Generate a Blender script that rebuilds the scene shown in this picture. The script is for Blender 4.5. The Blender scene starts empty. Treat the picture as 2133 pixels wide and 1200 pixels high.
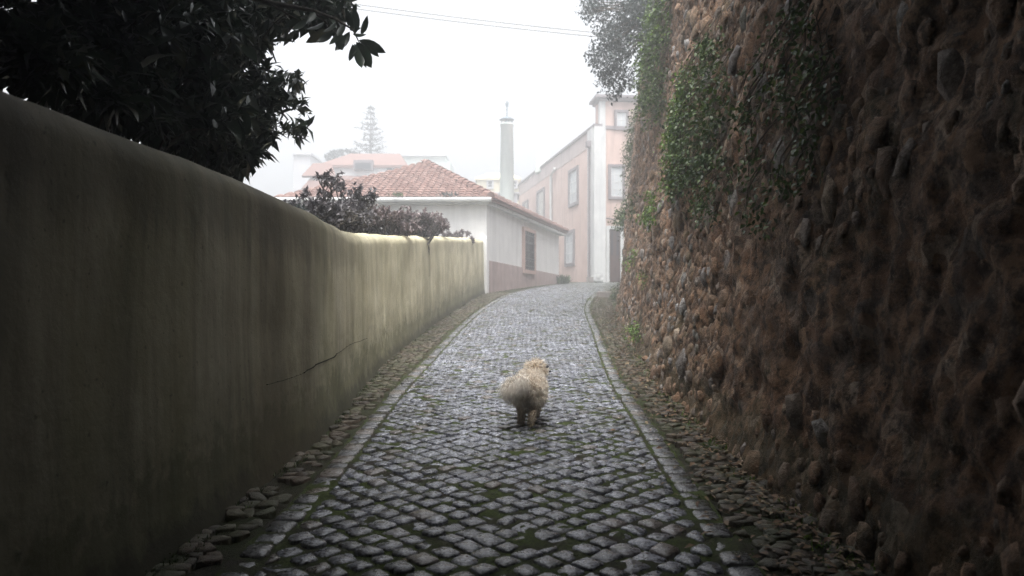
import bpy, math, random
import numpy as np
from mathutils import Vector, Matrix, noise, Quaternion
from bisect import bisect_right

random.seed(7)
rng = np.random.default_rng(7)
C = bpy.context.scene
COL = C.collection
R = math.radians

# ------------------------------------------------------------------ camera
F = 1540.0          # focal length in photo pixels (photo 2133 wide)
HY = 620.0          # row of the level horizon
cam = bpy.data.cameras.new('camera')
cam.sensor_width = 36.0
cam.lens = 36.0 * F / 2133.0
cam.shift_y = (HY - 600.0) / 2133.0
cam.clip_start = 0.05
cam.clip_end = 600
cam.dof.use_dof = True
cam.dof.focus_distance = 4.6
cam.dof.aperture_fstop = 3.2
camo = bpy.data.objects.new('camera', cam)
camo.location = (0, 0, 0)
camo.rotation_euler = (R(90), 0, 0)
COL.objects.link(camo)
C.camera = camo

# ------------------------------------------------------------------ world, sun, exposure
SUN_EL, SUN_AZ = R(72), R(180)     # veiled sun, high behind the camera
world = bpy.data.worlds.new('World')
C.world = world
world.use_nodes = True
wn = world.node_tree
wn.nodes.clear()
sky = wn.nodes.new('ShaderNodeTexSky')
sky.sky_type = 'NISHITA'
sky.sun_disc = False
sky.sun_elevation = SUN_EL
sky.sun_rotation = SUN_AZ
sky.air_density = 1.0
sky.dust_density = 7.0
sky.ozone_density = 1.0
hs = wn.nodes.new('ShaderNodeHueSaturation')
hs.inputs['Saturation'].default_value = 0.22
bg = wn.nodes.new('ShaderNodeBackground')
bg.inputs['Strength'].default_value = 0.14
wo = wn.nodes.new('ShaderNodeOutputWorld')
wn.links.new(sky.outputs[0], hs.inputs['Color'])
wn.links.new(hs.outputs[0], bg.inputs['Color'])
wn.links.new(bg.outputs[0], wo.inputs['Surface'])

sun = bpy.data.lights.new('sun', 'SUN')
sun.energy = 1.5
sun.angle = R(45)
sun.color = (1.0, 0.97, 0.93)
suno = bpy.data.objects.new('sun', sun)
sd = Vector((math.sin(SUN_AZ) * math.cos(SUN_EL), math.cos(SUN_AZ) * math.cos(SUN_EL), math.sin(SUN_EL)))
suno.rotation_euler = sd.to_track_quat('Z', 'Y').to_euler()
suno.location = (0, 0, 30)
COL.objects.link(suno)

C.view_settings.view_transform = 'Standard'
C.view_settings.look = 'None'
C.view_settings.gamma = 1.0
C.view_settings.exposure = 1.75
C.view_settings.use_curve_mapping = False
C.render.engine = 'CYCLES'
C.cycles.use_denoising = True
C.cycles.denoising_prefilter = 'NONE'
C.cycles.use_adaptive_sampling = False
C.cycles.max_bounces = 9
C.cycles.diffuse_bounces = 5
C.cycles.glossy_bounces = 3
C.cycles.transmission_bounces = 5
C.cycles.transparent_max_bounces = 6
C.cycles.volume_bounces = 0

# ------------------------------------------------------------------ profiles of the place
def interp(tab):
    xs = [t[0] for t in tab]; ys = [t[1] for t in tab]
    n = len(xs); m = [0.0] * n
    for i in range(n):
        if i == 0: m[i] = (ys[1] - ys[0]) / (xs[1] - xs[0])
        elif i == n - 1: m[i] = (ys[-1] - ys[-2]) / (xs[-1] - xs[-2])
        else: m[i] = (ys[i + 1] - ys[i - 1]) / (xs[i + 1] - xs[i - 1])
    def f(x):
        if x <= xs[0]: return ys[0] + m[0] * (x - xs[0])
        if x >= xs[-1]: return ys[-1] + m[-1] * (x - xs[-1])
        i = bisect_right(xs, x) - 1
        h = xs[i + 1] - xs[i]; t = (x - xs[i]) / h
        return ((2*t**3 - 3*t**2 + 1) * ys[i] + (t**3 - 2*t**2 + t) * h * m[i]
                + (-2*t**3 + 3*t**2) * ys[i + 1] + (t**3 - t**2) * h * m[i + 1])
    return f

_zg = interp([(-14, -1.5), (0, -1.0), (5, -.82), (8, -.70), (12.3, -.48), (16, -.20), (20, .10), (26, .40), (32, .62), (40, .9), (55, 1.2), (70, 1.3), (140, 1.35)])
def zg(y): return _zg(min(max(y, -30), 135))
XL = interp([(-12, -10.5), (-7, -4.6), (-4, -2.2), (-1.5, -1.4), (0, -1.26), (2.5, -1.22), (4, -1.18), (5, -1.19), (8, -1.38), (12.3, -1.34), (15.5, -1.17), (18, -.96), (20.2, -.76)])
TL = interp([(-12, .52), (0, .55), (2, .55), (3.5, .555), (5, .53), (6, .54), (8, .685), (12.3, 1.02), (15.5, 1.27), (20.2, 1.60)])
XCL = interp([(-12, -9.8), (-7, -4.0), (-4, -1.7), (-1.5, -.95), (2.6, -.85), (3.5, -.83), (6.3, -.88), (7.9, -.86), (11.7, -.80), (14, -.68), (16, -.50), (20, .02), (25, 1.05), (31, 2.45), (36, 4.0)])
XCR = interp([(-12, -8), (-7, -2.3), (-4, .2), (-1.5, .6), (2.6, .72), (3.56, .75), (4.9, .81), (6.9, .90), (11.7, 1.26), (16, 1.58), (20, 2.25), (24, 3.3), (30, 5.2), (36, 7.5)])
XR = interp([(-12, -7), (-7, -1.5), (-4, .7), (-1.5, 1.15), (0, 1.22), (3.2, 1.23), (4.2, 1.26), (5.4, 1.30), (8.5, 1.53), (12.3, 1.90), (16, 2.34), (19, 2.80), (22, 3.45), (26, 4.7), (30, 6.3)])  # unseen bend behind the camera, added to both walls to block light
BAT = 0.10

def P(px, py, y):
    return Vector(((px - 1066.5) / F * y, y, (HY - py) / F * y))
def proj(p):
    return 1066.5 + F * p[0] / p[1], HY - F * p[2] / p[1]
def in_frame(p, m=30):
    if p[1] < .3: return False
    x, y = proj(p)
    return -m < x < 2133 + m and -m < y < 1200 + m

# ------------------------------------------------------------------ object helpers
def link(o, parent=None):
    COL.objects.link(o)
    if parent is not None: o.parent = parent
    return o
def tag(o, label=None, cat=None, group=None, kind=None):
    if label: o['label'] = label
    if cat: o['category'] = cat
    if group: o['group'] = group
    if kind: o['kind'] = kind
    return o
def empty(name, loc=(0, 0, 0), rz=0):
    o = bpy.data.objects.new(name, None)
    o.location = loc; o.rotation_euler = (0, 0, rz); o.empty_display_size = .2
    COL.objects.link(o)
    return o
def np_mesh(name, V, faces_list, mat=None, smooth=False):
    """faces_list: list of (n,k) int arrays"""
    me = bpy.data.meshes.new(name)
    V = np.asarray(V, dtype=np.float32).reshape(-1, 3)
    me.vertices.add(len(V)); me.vertices.foreach_set('co', V.ravel())
    fl = [np.asarray(f, dtype=np.int32) for f in faces_list if len(f)]
    nl = sum(f.size for f in fl); nf = sum(len(f) for f in fl)
    me.loops.add(nl); me.polygons.add(nf)
    me.loops.foreach_set('vertex_index', np.concatenate([f.ravel() for f in fl]))
    tot = np.concatenate([np.full(len(f), f.shape[1], dtype=np.int32) for f in fl])
    st = np.concatenate([[0], np.cumsum(tot)[:-1]]).astype(np.int32)
    me.polygons.foreach_set('loop_start', st)
    me.polygons.foreach_set('loop_total', tot)
    if smooth: me.polygons.foreach_set('use_smooth', np.ones(nf, dtype=bool))
    me.update(calc_edges=True)
    me.validate()
    if mat: me.materials.append(mat)
    return me
def obj(name, me, parent=None):
    return link(bpy.data.objects.new(name, me), parent)
class MB:
    def __init__(s): s.v = []; s.t = []; s.q = []; s.n = []
    def add(s, vs, faces):
        o = len(s.v); s.v.extend([tuple(v) for v in vs])
        for f in faces:
            g = tuple(i + o for i in f)
            (s.t if len(g) == 3 else s.q if len(g) == 4 else s.n).append(g)
    def box(s, x0, x1, y0, y1, z0, z1, fr=None):
        vs = [(x, y, z) for z in (z0, z1) for y in (y0, y1) for x in (x0, x1)]
        if fr: vs = [fr(*v) for v in vs]
        s.add(vs, [(0, 2, 3, 1), (4, 5, 7, 6), (0, 1, 5, 4), (2, 6, 7, 3), (0, 4, 6, 2), (1, 3, 7, 5)])
    def tube(s, pts, rad, n=6, cap=True):
        pts = [Vector(p) for p in pts]
        if not hasattr(rad, '__len__'): rad = [rad] * len(pts)
        up = Vector((0, 0, 1)); vs = []
        for i, p in enumerate(pts):
            d = (pts[min(i + 1, len(pts) - 1)] - pts[max(i - 1, 0)])
            if d.length < 1e-9: d = Vector((0, 0, 1))
            d.normalize()
            a = d.cross(up if abs(d.z) < .95 else Vector((1, 0, 0))).normalized(); b = d.cross(a)
            for k in range(n):
                t = 2 * math.pi * k / n
                vs.append(p + (a * math.cos(t) + b * math.sin(t)) * rad[i])
        fs = []
        for i in range(len(pts) - 1):
            for k in range(n):
                fs.append((i*n + k, i*n + (k+1) % n, (i+1)*n + (k+1) % n, (i+1)*n + k))
        if cap:
            fs.append(tuple(range(n))); fs.append(tuple(reversed([(len(pts)-1)*n + k for k in range(n)])))
        s.add(vs, fs)
    def mesh(s, name, mat=None, smooth=False):
        me = bpy.data.meshes.new(name)
        me.from_pydata(s.v, [], s.t + s.q + s.n)
        if smooth: me.polygons.foreach_set('use_smooth', [True] * len(me.polygons))
        me.update()
        if mat: me.materials.append(mat)
        return me
    def build(s, name, mat=None, parent=None, smooth=False, bevel=0):
        o = obj(name, s.mesh(name, mat, smooth), parent)
        if bevel:
            b = o.modifiers.new('bevel', 'BEVEL'); b.width = bevel; b.segments = 2; b.limit_method = 'ANGLE'
        return o

# ------------------------------------------------------------------ materials
class NT:
    def __init__(s, name):
        s.m = bpy.data.materials.new(name); s.m.use_nodes = True
        s.nt = s.m.node_tree; s.nt.nodes.clear()
        s.out = s.nt.nodes.new('ShaderNodeOutputMaterial')
        s.b = s.nt.nodes.new('ShaderNodeBsdfPrincipled')
        s.nt.links.new(s.b.outputs[0], s.out.inputs['Surface'])
        s.geo = s.nt.nodes.new('ShaderNodeNewGeometry')
        s.oi = s.nt.nodes.new('ShaderNodeObjectInfo')
    def L(s, a, b): s.nt.links.new(a, b)
    def setin(s, sock, v):
        if hasattr(v, 'is_output'): s.L(v, sock)
        else: sock.default_value = v
    def pos(s, sc=(1, 1, 1)):
        n = s.nt.nodes.new('ShaderNodeVectorMath'); n.operation = 'MULTIPLY'
        s.L(s.geo.outputs['Position'], n.inputs[0]); n.inputs[1].default_value = sc
        return n.outputs[0]
    def noise(s, scale, detail=4, rough=.55, sc=(1, 1, 1), dist=0):
        n = s.nt.nodes.new('ShaderNodeTexNoise')
        s.L(s.pos(sc), n.inputs['Vector'])
        n.inputs['Scale'].default_value = scale; n.inputs['Detail'].default_value = detail
        n.inputs['Roughness'].default_value = rough; n.inputs['Distortion'].default_value = dist
        return n.outputs['Fac']
    def ramp(s, fac, stops):
        n = s.nt.nodes.new('ShaderNodeValToRGB'); s.L(fac, n.inputs[0])
        el = n.color_ramp.elements
        while len(el) < len(stops): el.new(.5)
        for e, (p, c) in zip(el, stops):
            e.position = p
            e.color = (c, c, c, 1) if not hasattr(c, '__len__') else (*c, 1)
        return n.outputs[0]
    def mix(s, fac, a, b, mode='MIX'):
        n = s.nt.nodes.new('ShaderNodeMix'); n.data_type = 'RGBA'; n.blend_type = mode
        s.setin(n.inputs[0], fac)
        for i, v in ((6, a), (7, b)):
            if hasattr(v, 'is_output'): s.L(v, n.inputs[i])
            else: n.inputs[i].default_value = (*v, 1)
        return n.outputs[2]
    def math(s, op, a, b=0.0, clamp=False):
        n = s.nt.nodes.new('ShaderNodeMath'); n.operation = op; n.use_clamp = clamp
        s.setin(n.inputs[0], a); s.setin(n.inputs[1], b)
        return n.outputs[0]
    def rand(s):
        v = s.math('ADD', s.geo.outputs['Random Per Island'], s.oi.outputs['Random'])
        return s.math('FRACT', v)
    def attr(s, name):
        n = s.nt.nodes.new('ShaderNodeAttribute'); n.attribute_name = name
        return n.outputs['Fac']
    def bump(s, h, strength=.5, dist=.01, prev=None):
        n = s.nt.nodes.new('ShaderNodeBump')
        n.inputs['Strength'].default_value = strength; n.inputs['Distance'].default_value = dist
        s.L(h, n.inputs['Height'])
        if prev is not None: s.L(prev, n.inputs['Normal'])
        s.L(n.outputs[0], s.b.inputs['Normal'])
        return n.outputs[0]
    def set(s, color=None, rough=None, spec=None, metal=None):
        if color is not None:
            if hasattr(color, 'is_output'): s.L(color, s.b.inputs['Base Color'])
            else: s.b.inputs['Base Color'].default_value = (*color, 1)
        if rough is not None: s.setin(s.b.inputs['Roughness'], rough)
        if spec is not None: s.setin(s.b.inputs['Specular IOR Level'], spec)
        if metal is not None: s.setin(s.b.inputs['Metallic'], metal)
        return s.m

def m_granite(name, lo, hi, brown=0.15):
    t = NT(name)
    sp = t.ramp(t.noise(52, 5, .75), [(.40, lo), (.49, tuple(a*.6+b*.4 for a, b in zip(lo, hi))), (.60, hi)])
    r = t.rand()
    tone = t.ramp(r, [(0, .55), (.5, .95), (1, 1.5)])
    c = t.mix(1.0, sp, tone, 'MULTIPLY')
    rb = t.ramp(t.math('FRACT', t.math('MULTIPLY', r, 7.31)), [(1 - brown - .03, 0), (1 - brown, 1)])
    c = t.mix(t.math('MULTIPLY', rb, .6), c, (.13, .10, .075))
    big = t.ramp(t.noise(1.3, 4), [(.42, 0), (.62, 1)])
    c = t.mix(t.math('MULTIPLY', big, .35), c, (.045, .045, .04))
    # green film creeping over the edges of the stones
    px_ = t.nt.nodes.new('ShaderNodeSeparateXYZ'); t.L(t.geo.outputs['Position'], px_.inputs[0])
    mo = t.ramp(t.math('ADD', t.noise(9, 5, .65), t.math('MULTIPLY', px_.outputs[0], .07)), [(.58, 0), (.70, 1)])
    c = t.mix(t.math('MULTIPLY', mo, .5), c, (.035, .05, .015))
    t.set(c, t.ramp(t.noise(40, 3), [(.35, .15), (.65, .42)]), .7)
    b1 = t.bump(t.noise(30, 5, .65), .7, .008)
    t.bump(t.noise(130, 3, .6), .6, .003, b1)
    return t.m
M = {}
M['cobble'] = m_granite('wet_granite', (.014, .016, .022), (.265, .28, .33), .05)
M['curb'] = m_granite('curb_granite', (.012, .013, .015), (.17, .175, .19), .12)
t = NT('joint_moss')
a = t.ramp(t.noise(5, 5, .6), [(.38, 0), (.56, 1)])
gr = t.ramp(t.noise(60, 4, .7), [(.3, (.012, .020, .004)), (.7, (.075, .105, .016))])
di = t.ramp(t.noise(45, 5, .7), [(.3, (.012, .010, .007)), (.7, (.05, .042, .03))])
t.set(t.mix(a, di, gr), .85, .3); t.bump(t.noise(90, 5, .7), 1.0, .015)
M['moss'] = t.m
t = NT('path_stone')
r = t.rand()
c = t.ramp(r, [(0, (.035, .026, .018)), (.35, (.095, .068, .045)), (.6, (.13, .10, .068)), (.8, (.07, .065, .05)), (1, (.17, .14, .10))])
c = t.mix(t.ramp(t.noise(50, 6, .75), [(.35, .85), (.65, 0)]), c, (.025, .02, .012))
c = t.mix(t.math('MULTIPLY', t.ramp(t.noise(3.5, 5, .6), [(.45, 0), (.62, 1)]), .6), c, (.04, .055, .014))
t.set(c, t.ramp(t.noise(30, 3), [(.3, .35), (.7, .7)]), .45); t.bump(t.noise(45, 6, .7), .9, .012)
M['path_stone'] = t.m
t = NT('path_dirt')
c = t.ramp(t.noise(60, 6, .75), [(.3, (.010, .008, .004)), (.6, (.04, .036, .018)), (.75, (.09, .07, .045))])
c = t.mix(t.math('MULTIPLY', t.ramp(t.noise(4, 5, .6), [(.42, 0), (.6, 1)]), .7), c, (.035, .05, .012))
t.set(c, .8, .3); t.bump(t.noise(80, 6, .75), 1, .02)
M['dirt'] = t.m
t = NT('earth')
c = t.ramp(t.noise(8, 6, .7), [(.3, (.02, .018, .01)), (.7, (.06, .055, .03))])
t.set(c, .9, .2); t.bump(t.noise(30, 5, .7), 1, .03)
M['earth'] = t.m

# lime render of the garden wall; attributes hg = height above paving, dt = depth under the coping
t = NT('stained_render')
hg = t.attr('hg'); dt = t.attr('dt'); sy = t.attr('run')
base = t.ramp(t.noise(2.2, 6, .6), [(.3, (.54, .49, .33)), (.7, (.74, .69, .50))])
st1 = t.noise(1.0, 6, .62, (2.6, 2.6, .28), .6)
st2 = t.noise(1.0, 5, .65, (9, 9, .35), .4)
f1 = t.math('MULTIPLY', t.ramp(st1, [(.45, 0), (.66, 1)]), .75)
f2 = t.math('MULTIPLY', t.ramp(st2, [(.48, 0), (.66, 1)]), .5)
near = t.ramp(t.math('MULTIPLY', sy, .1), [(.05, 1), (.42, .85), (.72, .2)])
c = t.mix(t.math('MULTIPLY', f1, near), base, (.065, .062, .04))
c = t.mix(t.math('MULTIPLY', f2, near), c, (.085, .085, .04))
c = t.mix(t.math('MULTIPLY', t.math('SUBTRACT', near, .22), .8, True), c, (.125, .118, .096))  # near end darkened overall: grey stains plus shade painted into the plaster
ol = t.noise(1.0, 4, .6, (1.3, 1.3, .4), .8)
c = t.mix(t.math('MULTIPLY', t.ramp(ol, [(.46, 0), (.66, 1)]), .4), c, (.17, .165, .075))
mfac = t.math('MULTIPLY', t.ramp(t.math('ADD', t.math('ADD', hg, .22), t.math('MULTIPLY', t.math('ADD', t.noise(3.5, 5, .6), t.noise(14, 5, .7)), -.45)), [(0, .85), (.10, .45), (.42, 0)]), .75)
c = t.mix(mfac, c, (.035, .045, .010))
bl = t.ramp(t.math('ADD', t.math('ADD', hg, .10), t.math('MULTIPLY', t.noise(9, 6, .7), -.30)), [(0, 1), (.10, 0)])
c = t.mix(t.math('MULTIPLY', bl, .7), c, (.012, .012, .008))
band = t.ramp(t.math('ADD', t.math('MULTIPLY', sy, .1), t.math('MULTIPLY', t.math('SUBTRACT', st1, .5), .10)), [(.30, 0), (.345, 1), (.42, 1), (.47, 0)])
c = t.mix(t.math('MULTIPLY', band, t.ramp(t.noise(1.5, 5, .6, (2, 2, .6)), [(.3, .15), (.6, .62)])), c, (.065, .052, .028))
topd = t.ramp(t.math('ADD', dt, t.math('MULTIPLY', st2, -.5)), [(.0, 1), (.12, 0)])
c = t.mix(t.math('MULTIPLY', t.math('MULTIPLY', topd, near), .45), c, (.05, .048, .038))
pit = t.ramp(t.noise(38, 2, .5), [(.68, 0), (.73, 1)])
c = t.mix(t.math('MULTIPLY', pit, .5), c, (.04, .04, .03))
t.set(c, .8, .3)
b1 = t.bump(t.noise(3.5, 5, .6), .4, .03)
b2 = t.bump(t.noise(22, 6, .7), .18, .006, b1)
t.bump(t.noise(140, 4, .7), .4, .002, b2)
M['render'] = t.m
t = NT('crack_dark'); t.set((.018, .016, .012), .95, .1); M['crack'] = t.m

t = NT('rubble_mortar')
c = t.ramp(t.noise(2.4, 7, .65), [(.3, (.13, .070, .04)), (.5, (.29, .16, .092)), (.7, (.46, .27, .155))])
vt = t.nt.nodes.new('ShaderNodeTexVoronoi'); vt.feature = 'F1'
wv = t.nt.nodes.new('ShaderNodeTexNoise'); t.L(t.pos(), wv.inputs['Vector']); wv.inputs['Scale'].default_value = 7; wv.inputs['Detail'].default_value = 4
va = t.nt.nodes.new('ShaderNodeVectorMath'); va.operation = 'MULTIPLY_ADD'; t.L(wv.outputs['Color'], va.inputs[0]); va.inputs[1].default_value = (.09, .09, .09); t.L(t.pos(), va.inputs[2])
t.L(va.outputs[0], vt.inputs['Vector']); vt.inputs['Scale'].default_value = 13
sx_ = t.nt.nodes.new('ShaderNodeSeparateXYZ'); t.L(vt.outputs['Color'], sx_.inputs[0])
chip = t.ramp(sx_.outputs[0], [(0, (.07, .045, .03)), (.3, (.20, .115, .07)), (.5, (.42, .27, .17)), (.7, (.16, .145, .135)), (.85, (.30, .20, .13)), (1, (.55, .46, .37))])
c = t.mix(t.ramp(t.noise(2.1, 4, .6), [(.36, .25), (.6, .9)]), c, chip)
c = t.mix(t.ramp(t.noise(17, 6, .75), [(.40, .9), (.56, 0)]), c, (.032, .022, .015))
c = t.mix(t.ramp(t.noise(55, 4, .7), [(.58, 0), (.70, .45)]), c, (.50, .40, .31))
chiph = t.math('SUBTRACT', 1.0, vt.outputs['Distance'])
c = t.mix(t.math('MULTIPLY', t.ramp(t.noise(1, 6, .6, (1.8, 1.8, .35)), [(.5, 0), (.66, 1)]), .5), c, (.06, .048, .035))
c = t.mix(t.math('MULTIPLY', t.ramp(t.noise(1.7, 6, .65), [(.56, 0), (.68, 1)]), .6), c, (.055, .06, .025))
hg = t.attr('hg')
c = t.mix(t.math('MULTIPLY', t.ramp(t.math('ADD', hg, t.math('MULTIPLY', t.noise(5, 6, .75), -.5)), [(-.1, 1), (.06, 0)]), .45), c, (.06, .06, .025))
t.set(c, .85, .25)
b1 = t.bump(t.noise(9, 7, .75), .9, .06)
b2 = t.bump(chiph, .8, .03, b1)
t.bump(t.noise(45, 6, .8), .9, .02, b2)
M['mortar'] = t.m
t = NT('rubble_stone')
r = t.rand()
c = t.ramp(r, [(0, (.15, .09, .058)), (.2, (.32, .19, .115)), (.4, (.22, .15, .10)), (.55, (.38, .25, .165)), (.7, (.22, .21, .21)), (.8, (.36, .35, .34)), (.9, (.11, .085, .065)), (1, (.48, .39, .30))])
c = t.mix(t.ramp(t.noise(24, 7, .78), [(.40, .85), (.57, 0)]), c, (.045, .032, .022))
c = t.mix(t.ramp(t.noise(60, 4, .7), [(.57, 0), (.70, .4)]), c, (.52, .45, .37))
c = t.mix(t.math('MULTIPLY', t.ramp(t.noise(2.2, 6, .65), [(.5, 0), (.66, 1)]), .55), c, (.055, .058, .028))
c = t.mix(t.math('MULTIPLY', t.ramp(t.noise(1.2, 4, .6), [(.45, 0), (.65, 1)]), .4), c, (.20, .115, .065))
t.set(c, .75, .3)
b1 = t.bump(t.noise(14, 6, .7), .8, .04)
t.bump(t.noise(60, 5, .75), .7, .01, b1)
M['wall_stone'] = t.m

def m_leaf(name, stops, rough=.4, trans=.25, spec=.5):
    t = NT(name)
    c = t.ramp(t.rand(), stops)
    c = t.mix(t.ramp(t.noise(14, 3), [(.4, .3), (.7, 0)]), c, tuple(x * .5 for x in stops[0][1]))
    t.set(c, rough, spec)
    tr = t.nt.nodes.new('ShaderNodeBsdfTranslucent'); t.L(c, tr.inputs['Color'])
    mx = t.nt.nodes.new('ShaderNodeMixShader'); mx.inputs[0].default_value = trans
    t.L(t.b.outputs[0], mx.inputs[1]); t.L(tr.outputs[0], mx.inputs[2]); t.L(mx.outputs[0], t.out.inputs['Surface'])
    return t.m
M['tree_leaf'] = m_leaf('glossy_evergreen_leaf', [(0, (.016, .026, .018)), (.6, (.035, .055, .036)), (.9, (.06, .085, .06)), (1, (.11, .11, .07))], .3, .22)
M['ivy_dark'] = m_leaf('ivy_leaf_dark', [(0, (.022, .042, .014)), (.6, (.055, .10, .024)), (1, (.11, .16, .035))], .45, .25)
M['ivy_light'] = m_leaf('creeper_leaf_bright', [(0, (.06, .12, .015)), (.6, (.12, .22, .028)), (1, (.20, .30, .05))], .45, .35)
M['shrub_blue'] = m_leaf('grey_green_leaf', [(0, (.035, .05, .048)), (.6, (.06, .085, .075)), (1, (.10, .10, .10))], .5, .25)
M['mauve'] = m_leaf('mauve_brown_leaf', [(0, (.09, .065, .06)), (.5, (.20, .15, .14)), (.8, (.26, .21, .23)), (1, (.34, .29, .28))], .5, .2)
M['darkmauve'] = m_leaf('dark_slate_leaf', [(0, (.05, .046, .052)), (.5, (.12, .11, .115)), (1, (.24, .23, .24))], .5, .2)
M['litter'] = m_leaf('dry_leaf', [(0, (.09, .045, .02)), (.5, (.17, .10, .05)), (1, (.26, .20, .12))], .7, .1)
M['conifer'] = m_leaf('conifer_needle', [(0, (.02, .035, .03)), (1, (.04, .065, .055))], .6, .1)
t = NT('bark'); t.set(t.ramp(t.noise(12, 6, .7, (1, 1, .3)), [(.3, (.03, .026, .022)), (.7, (.09, .08, .068))]), .85, .2); t.bump(t.noise(40, 5), .8, .01); M['bark'] = t.m
t = NT('vine_stem'); t.set((.06, .045, .03), .8, .2); M['stem'] = t.m

def m_plain(name, c0, c1, scale=2, rough=.8, streak=0.0, sc=(.35,), bump=.2):
    t = NT(name)
    c = t.ramp(t.noise(scale, 6, .65), [(.3, c0), (.7, c1)])
    if streak:
        c = t.mix(t.math('MULTIPLY', t.ramp(t.noise(1, 5, .6, (3, 3, .3)), [(.5, 0), (.7, 1)]), streak), c, tuple(x * .45 for x in c0))
    t.set(c, rough, .3)
    if bump: t.bump(t.noise(25, 5, .7), bump, .01)
    return t.m
M['white'] = m_plain('whitewash', (.66, .66, .67), (.78, .78, .78), 1.2, .85, .25)
M['plinth'] = m_plain('faded_pink_plinth', (.33, .25, .24), (.48, .38, .37), 3, .85, .45)
M['pink'] = m_plain('salmon_render', (.50, .36, .31), (.66, .51, .455), 1.1, .85, .5)
M['trim'] = m_plain('pale_trim', (.50, .51, .51), (.64, .65, .64), 1.5, .8, .4)
M['grey_trim'] = m_plain('grey_stone_surround', (.17, .15, .16), (.25, .22, .23), 3, .8, .2)
M['pink_trim'] = m_plain('pink_stone_surround', (.40, .28, .25), (.50, .36, .32), 3, .8, .2)
M['cream'] = m_plain('cream_render', (.62, .57, .42), (.72, .68, .52), 1, .85, .3)
M['pale'] = m_plain('pale_grey_render', (.50, .50, .52), (.6, .6, .62), 1, .85, .3)
M['pale_green'] = m_plain('pale_green_render', (.50, .58, .55), (.64, .70, .66), 1, .85, .3)
M['wood'] = m_plain('dark_brown_door', (.05, .025, .02), (.085, .045, .035), 6, .55, .2)
M['slab'] = m_plain('worn_slab', (.20, .18, .17), (.30, .27, .26), 6, .7, .0, bump=.5)
t = NT('clay_tile')
c = t.ramp(t.rand(), [(0, (.15, .09, .078)), (.5, (.205, .125, .108)), (1, (.25, .165, .145))])
c = t.mix(t.ramp(t.noise(5, 5, .7), [(.5, 0), (.75, .6)]), c, (.12, .10, .09))
t.set(c, .92, .08); M['tile'] = t.m
t = NT('zinc'); t.set((.12, .16, .19), .45, .5, .6); M['zinc'] = t.m
t = NT('iron'); t.set((.03, .035, .045), .5, .5, .3); M['iron'] = t.m
t = NT('window_glass_pale'); t.set(t.ramp(t.noise(2, 2), [(.3, (.45, .48, .50)), (.7, (.6, .62, .63))]), .08, .7); M['pane'] = t.m  # pale base colour under a glossy finish
t = NT('window_glass_dark'); t.set((.03, .035, .045), .08, .6); M['dark_pane'] = t.m
t = NT('cable'); t.set((.10, .09, .08), .6, .3); M['cable'] = t.m

# ------------------------------------------------------------------ ground
def sheet(name, xs, ys, zf, mat, parent=None, attrs=None, smooth=True):
    nx, ny = len(xs), len(ys)
    V = np.array([[x, y, zf(x, y)] for y in ys for x in xs])
    i = np.arange((nx - 1) * (ny - 1)); r_ = i // (nx - 1); c_ = i % (nx - 1)
    a = r_ * nx + c_
    Fq = np.stack([a, a + 1, a + nx + 1, a + nx], 1)
    return obj(name, np_mesh(name, V, [Fq], mat, smooth), parent)
ys = list(np.arange(-29, 0, 1.0)) + list(np.arange(0, 40, .5)) + list(np.arange(40, 131, 3.0))
g = sheet('ground', list(np.arange(-78, 79, 6.0)), ys, lambda x, y: zg(y) - .10, M['earth'])
tag(g, kind='structure')

def strip(name, fl, fr_, y0, y1, step, n, zoff, mat, rough=0.0, seed=0):
    ysl = np.arange(y0, y1 + 1e-6, step); V = []
    for y in ysl:
        a, b = fl(y), fr_(y)
        for k in range(n + 1):
            x = a + (b - a) * k / n
            z = zg(y) + zoff
            if rough: z += rough * noise.fractal(Vector((x * 9, y * 9, seed)), .8, 2.1, 4)
            V.append((x, y, z))
    nx, ny = n + 1, len(ysl)
    i = np.arange(n * (ny - 1)); r_ = i // n; c_ = i % n; a = r_ * nx + c_
    o = obj(name, np_mesh(name, V, [np.stack([a, a + 1, a + nx + 1, a + nx], 1)], mat, True))
    tag(o, kind='structure')
    return o
CW = .125   # width of the row of edging stones
road = strip('road', lambda y: XCL(y) - CW, lambda y: XCR(y) + CW, -8, 35, .04, 60, .0005, M['moss'], .010)
pathl = strip('footpath', lambda y: XL(min(y, 20.2)) - .15 if y < 20.2 else (XCL(y) - .9), lambda y: XCL(y) - CW, -8, 35, .05, 16, -.008, M['dirt'], .022, 3)
pathr = strip('footpath', lambda y: XCR(y) + CW, lambda y: XR(min(y, 30)) + .25, -8, 30, .05, 20, -.008, M['dirt'], .025, 5)

# stone of a paved surface: outline polygon (list of xy), rounded up from below
def paver(mb, poly, top, low, inset, tilt=(0, 0), soft=.5, bulge=.004):
    cx = sum(p[0] for p in poly) / len(poly); cy = sum(p[1] for p in poly) / len(poly)
    n = len(poly); vs = []
    def ht(x, y): return zg(y) + (x - cx) * tilt[0] + (y - cy) * tilt[1]
    for lvl, (f, z) in enumerate(((1.0, low), (1.0, top - inset * soft), (1 - inset / .05 * .38, top))):
        for (x, y) in poly:
            X = cx + (x - cx) * f; Y = cy + (y - cy) * f
            vs.append((X, Y, ht(X, Y) + z))
    vs.append((cx, cy, ht(cx, cy) + top + bulge))
    fs = []
    for l in range(2):
        for k in range(n):
            fs.append((l*n + k, l*n + (k+1) % n, (l+1)*n + (k+1) % n, (l+1)*n + k))
    for k in range(n): fs.append((2*n + k, 2*n + (k+1) % n, 3*n))
    mb.add(vs, fs)
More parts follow.
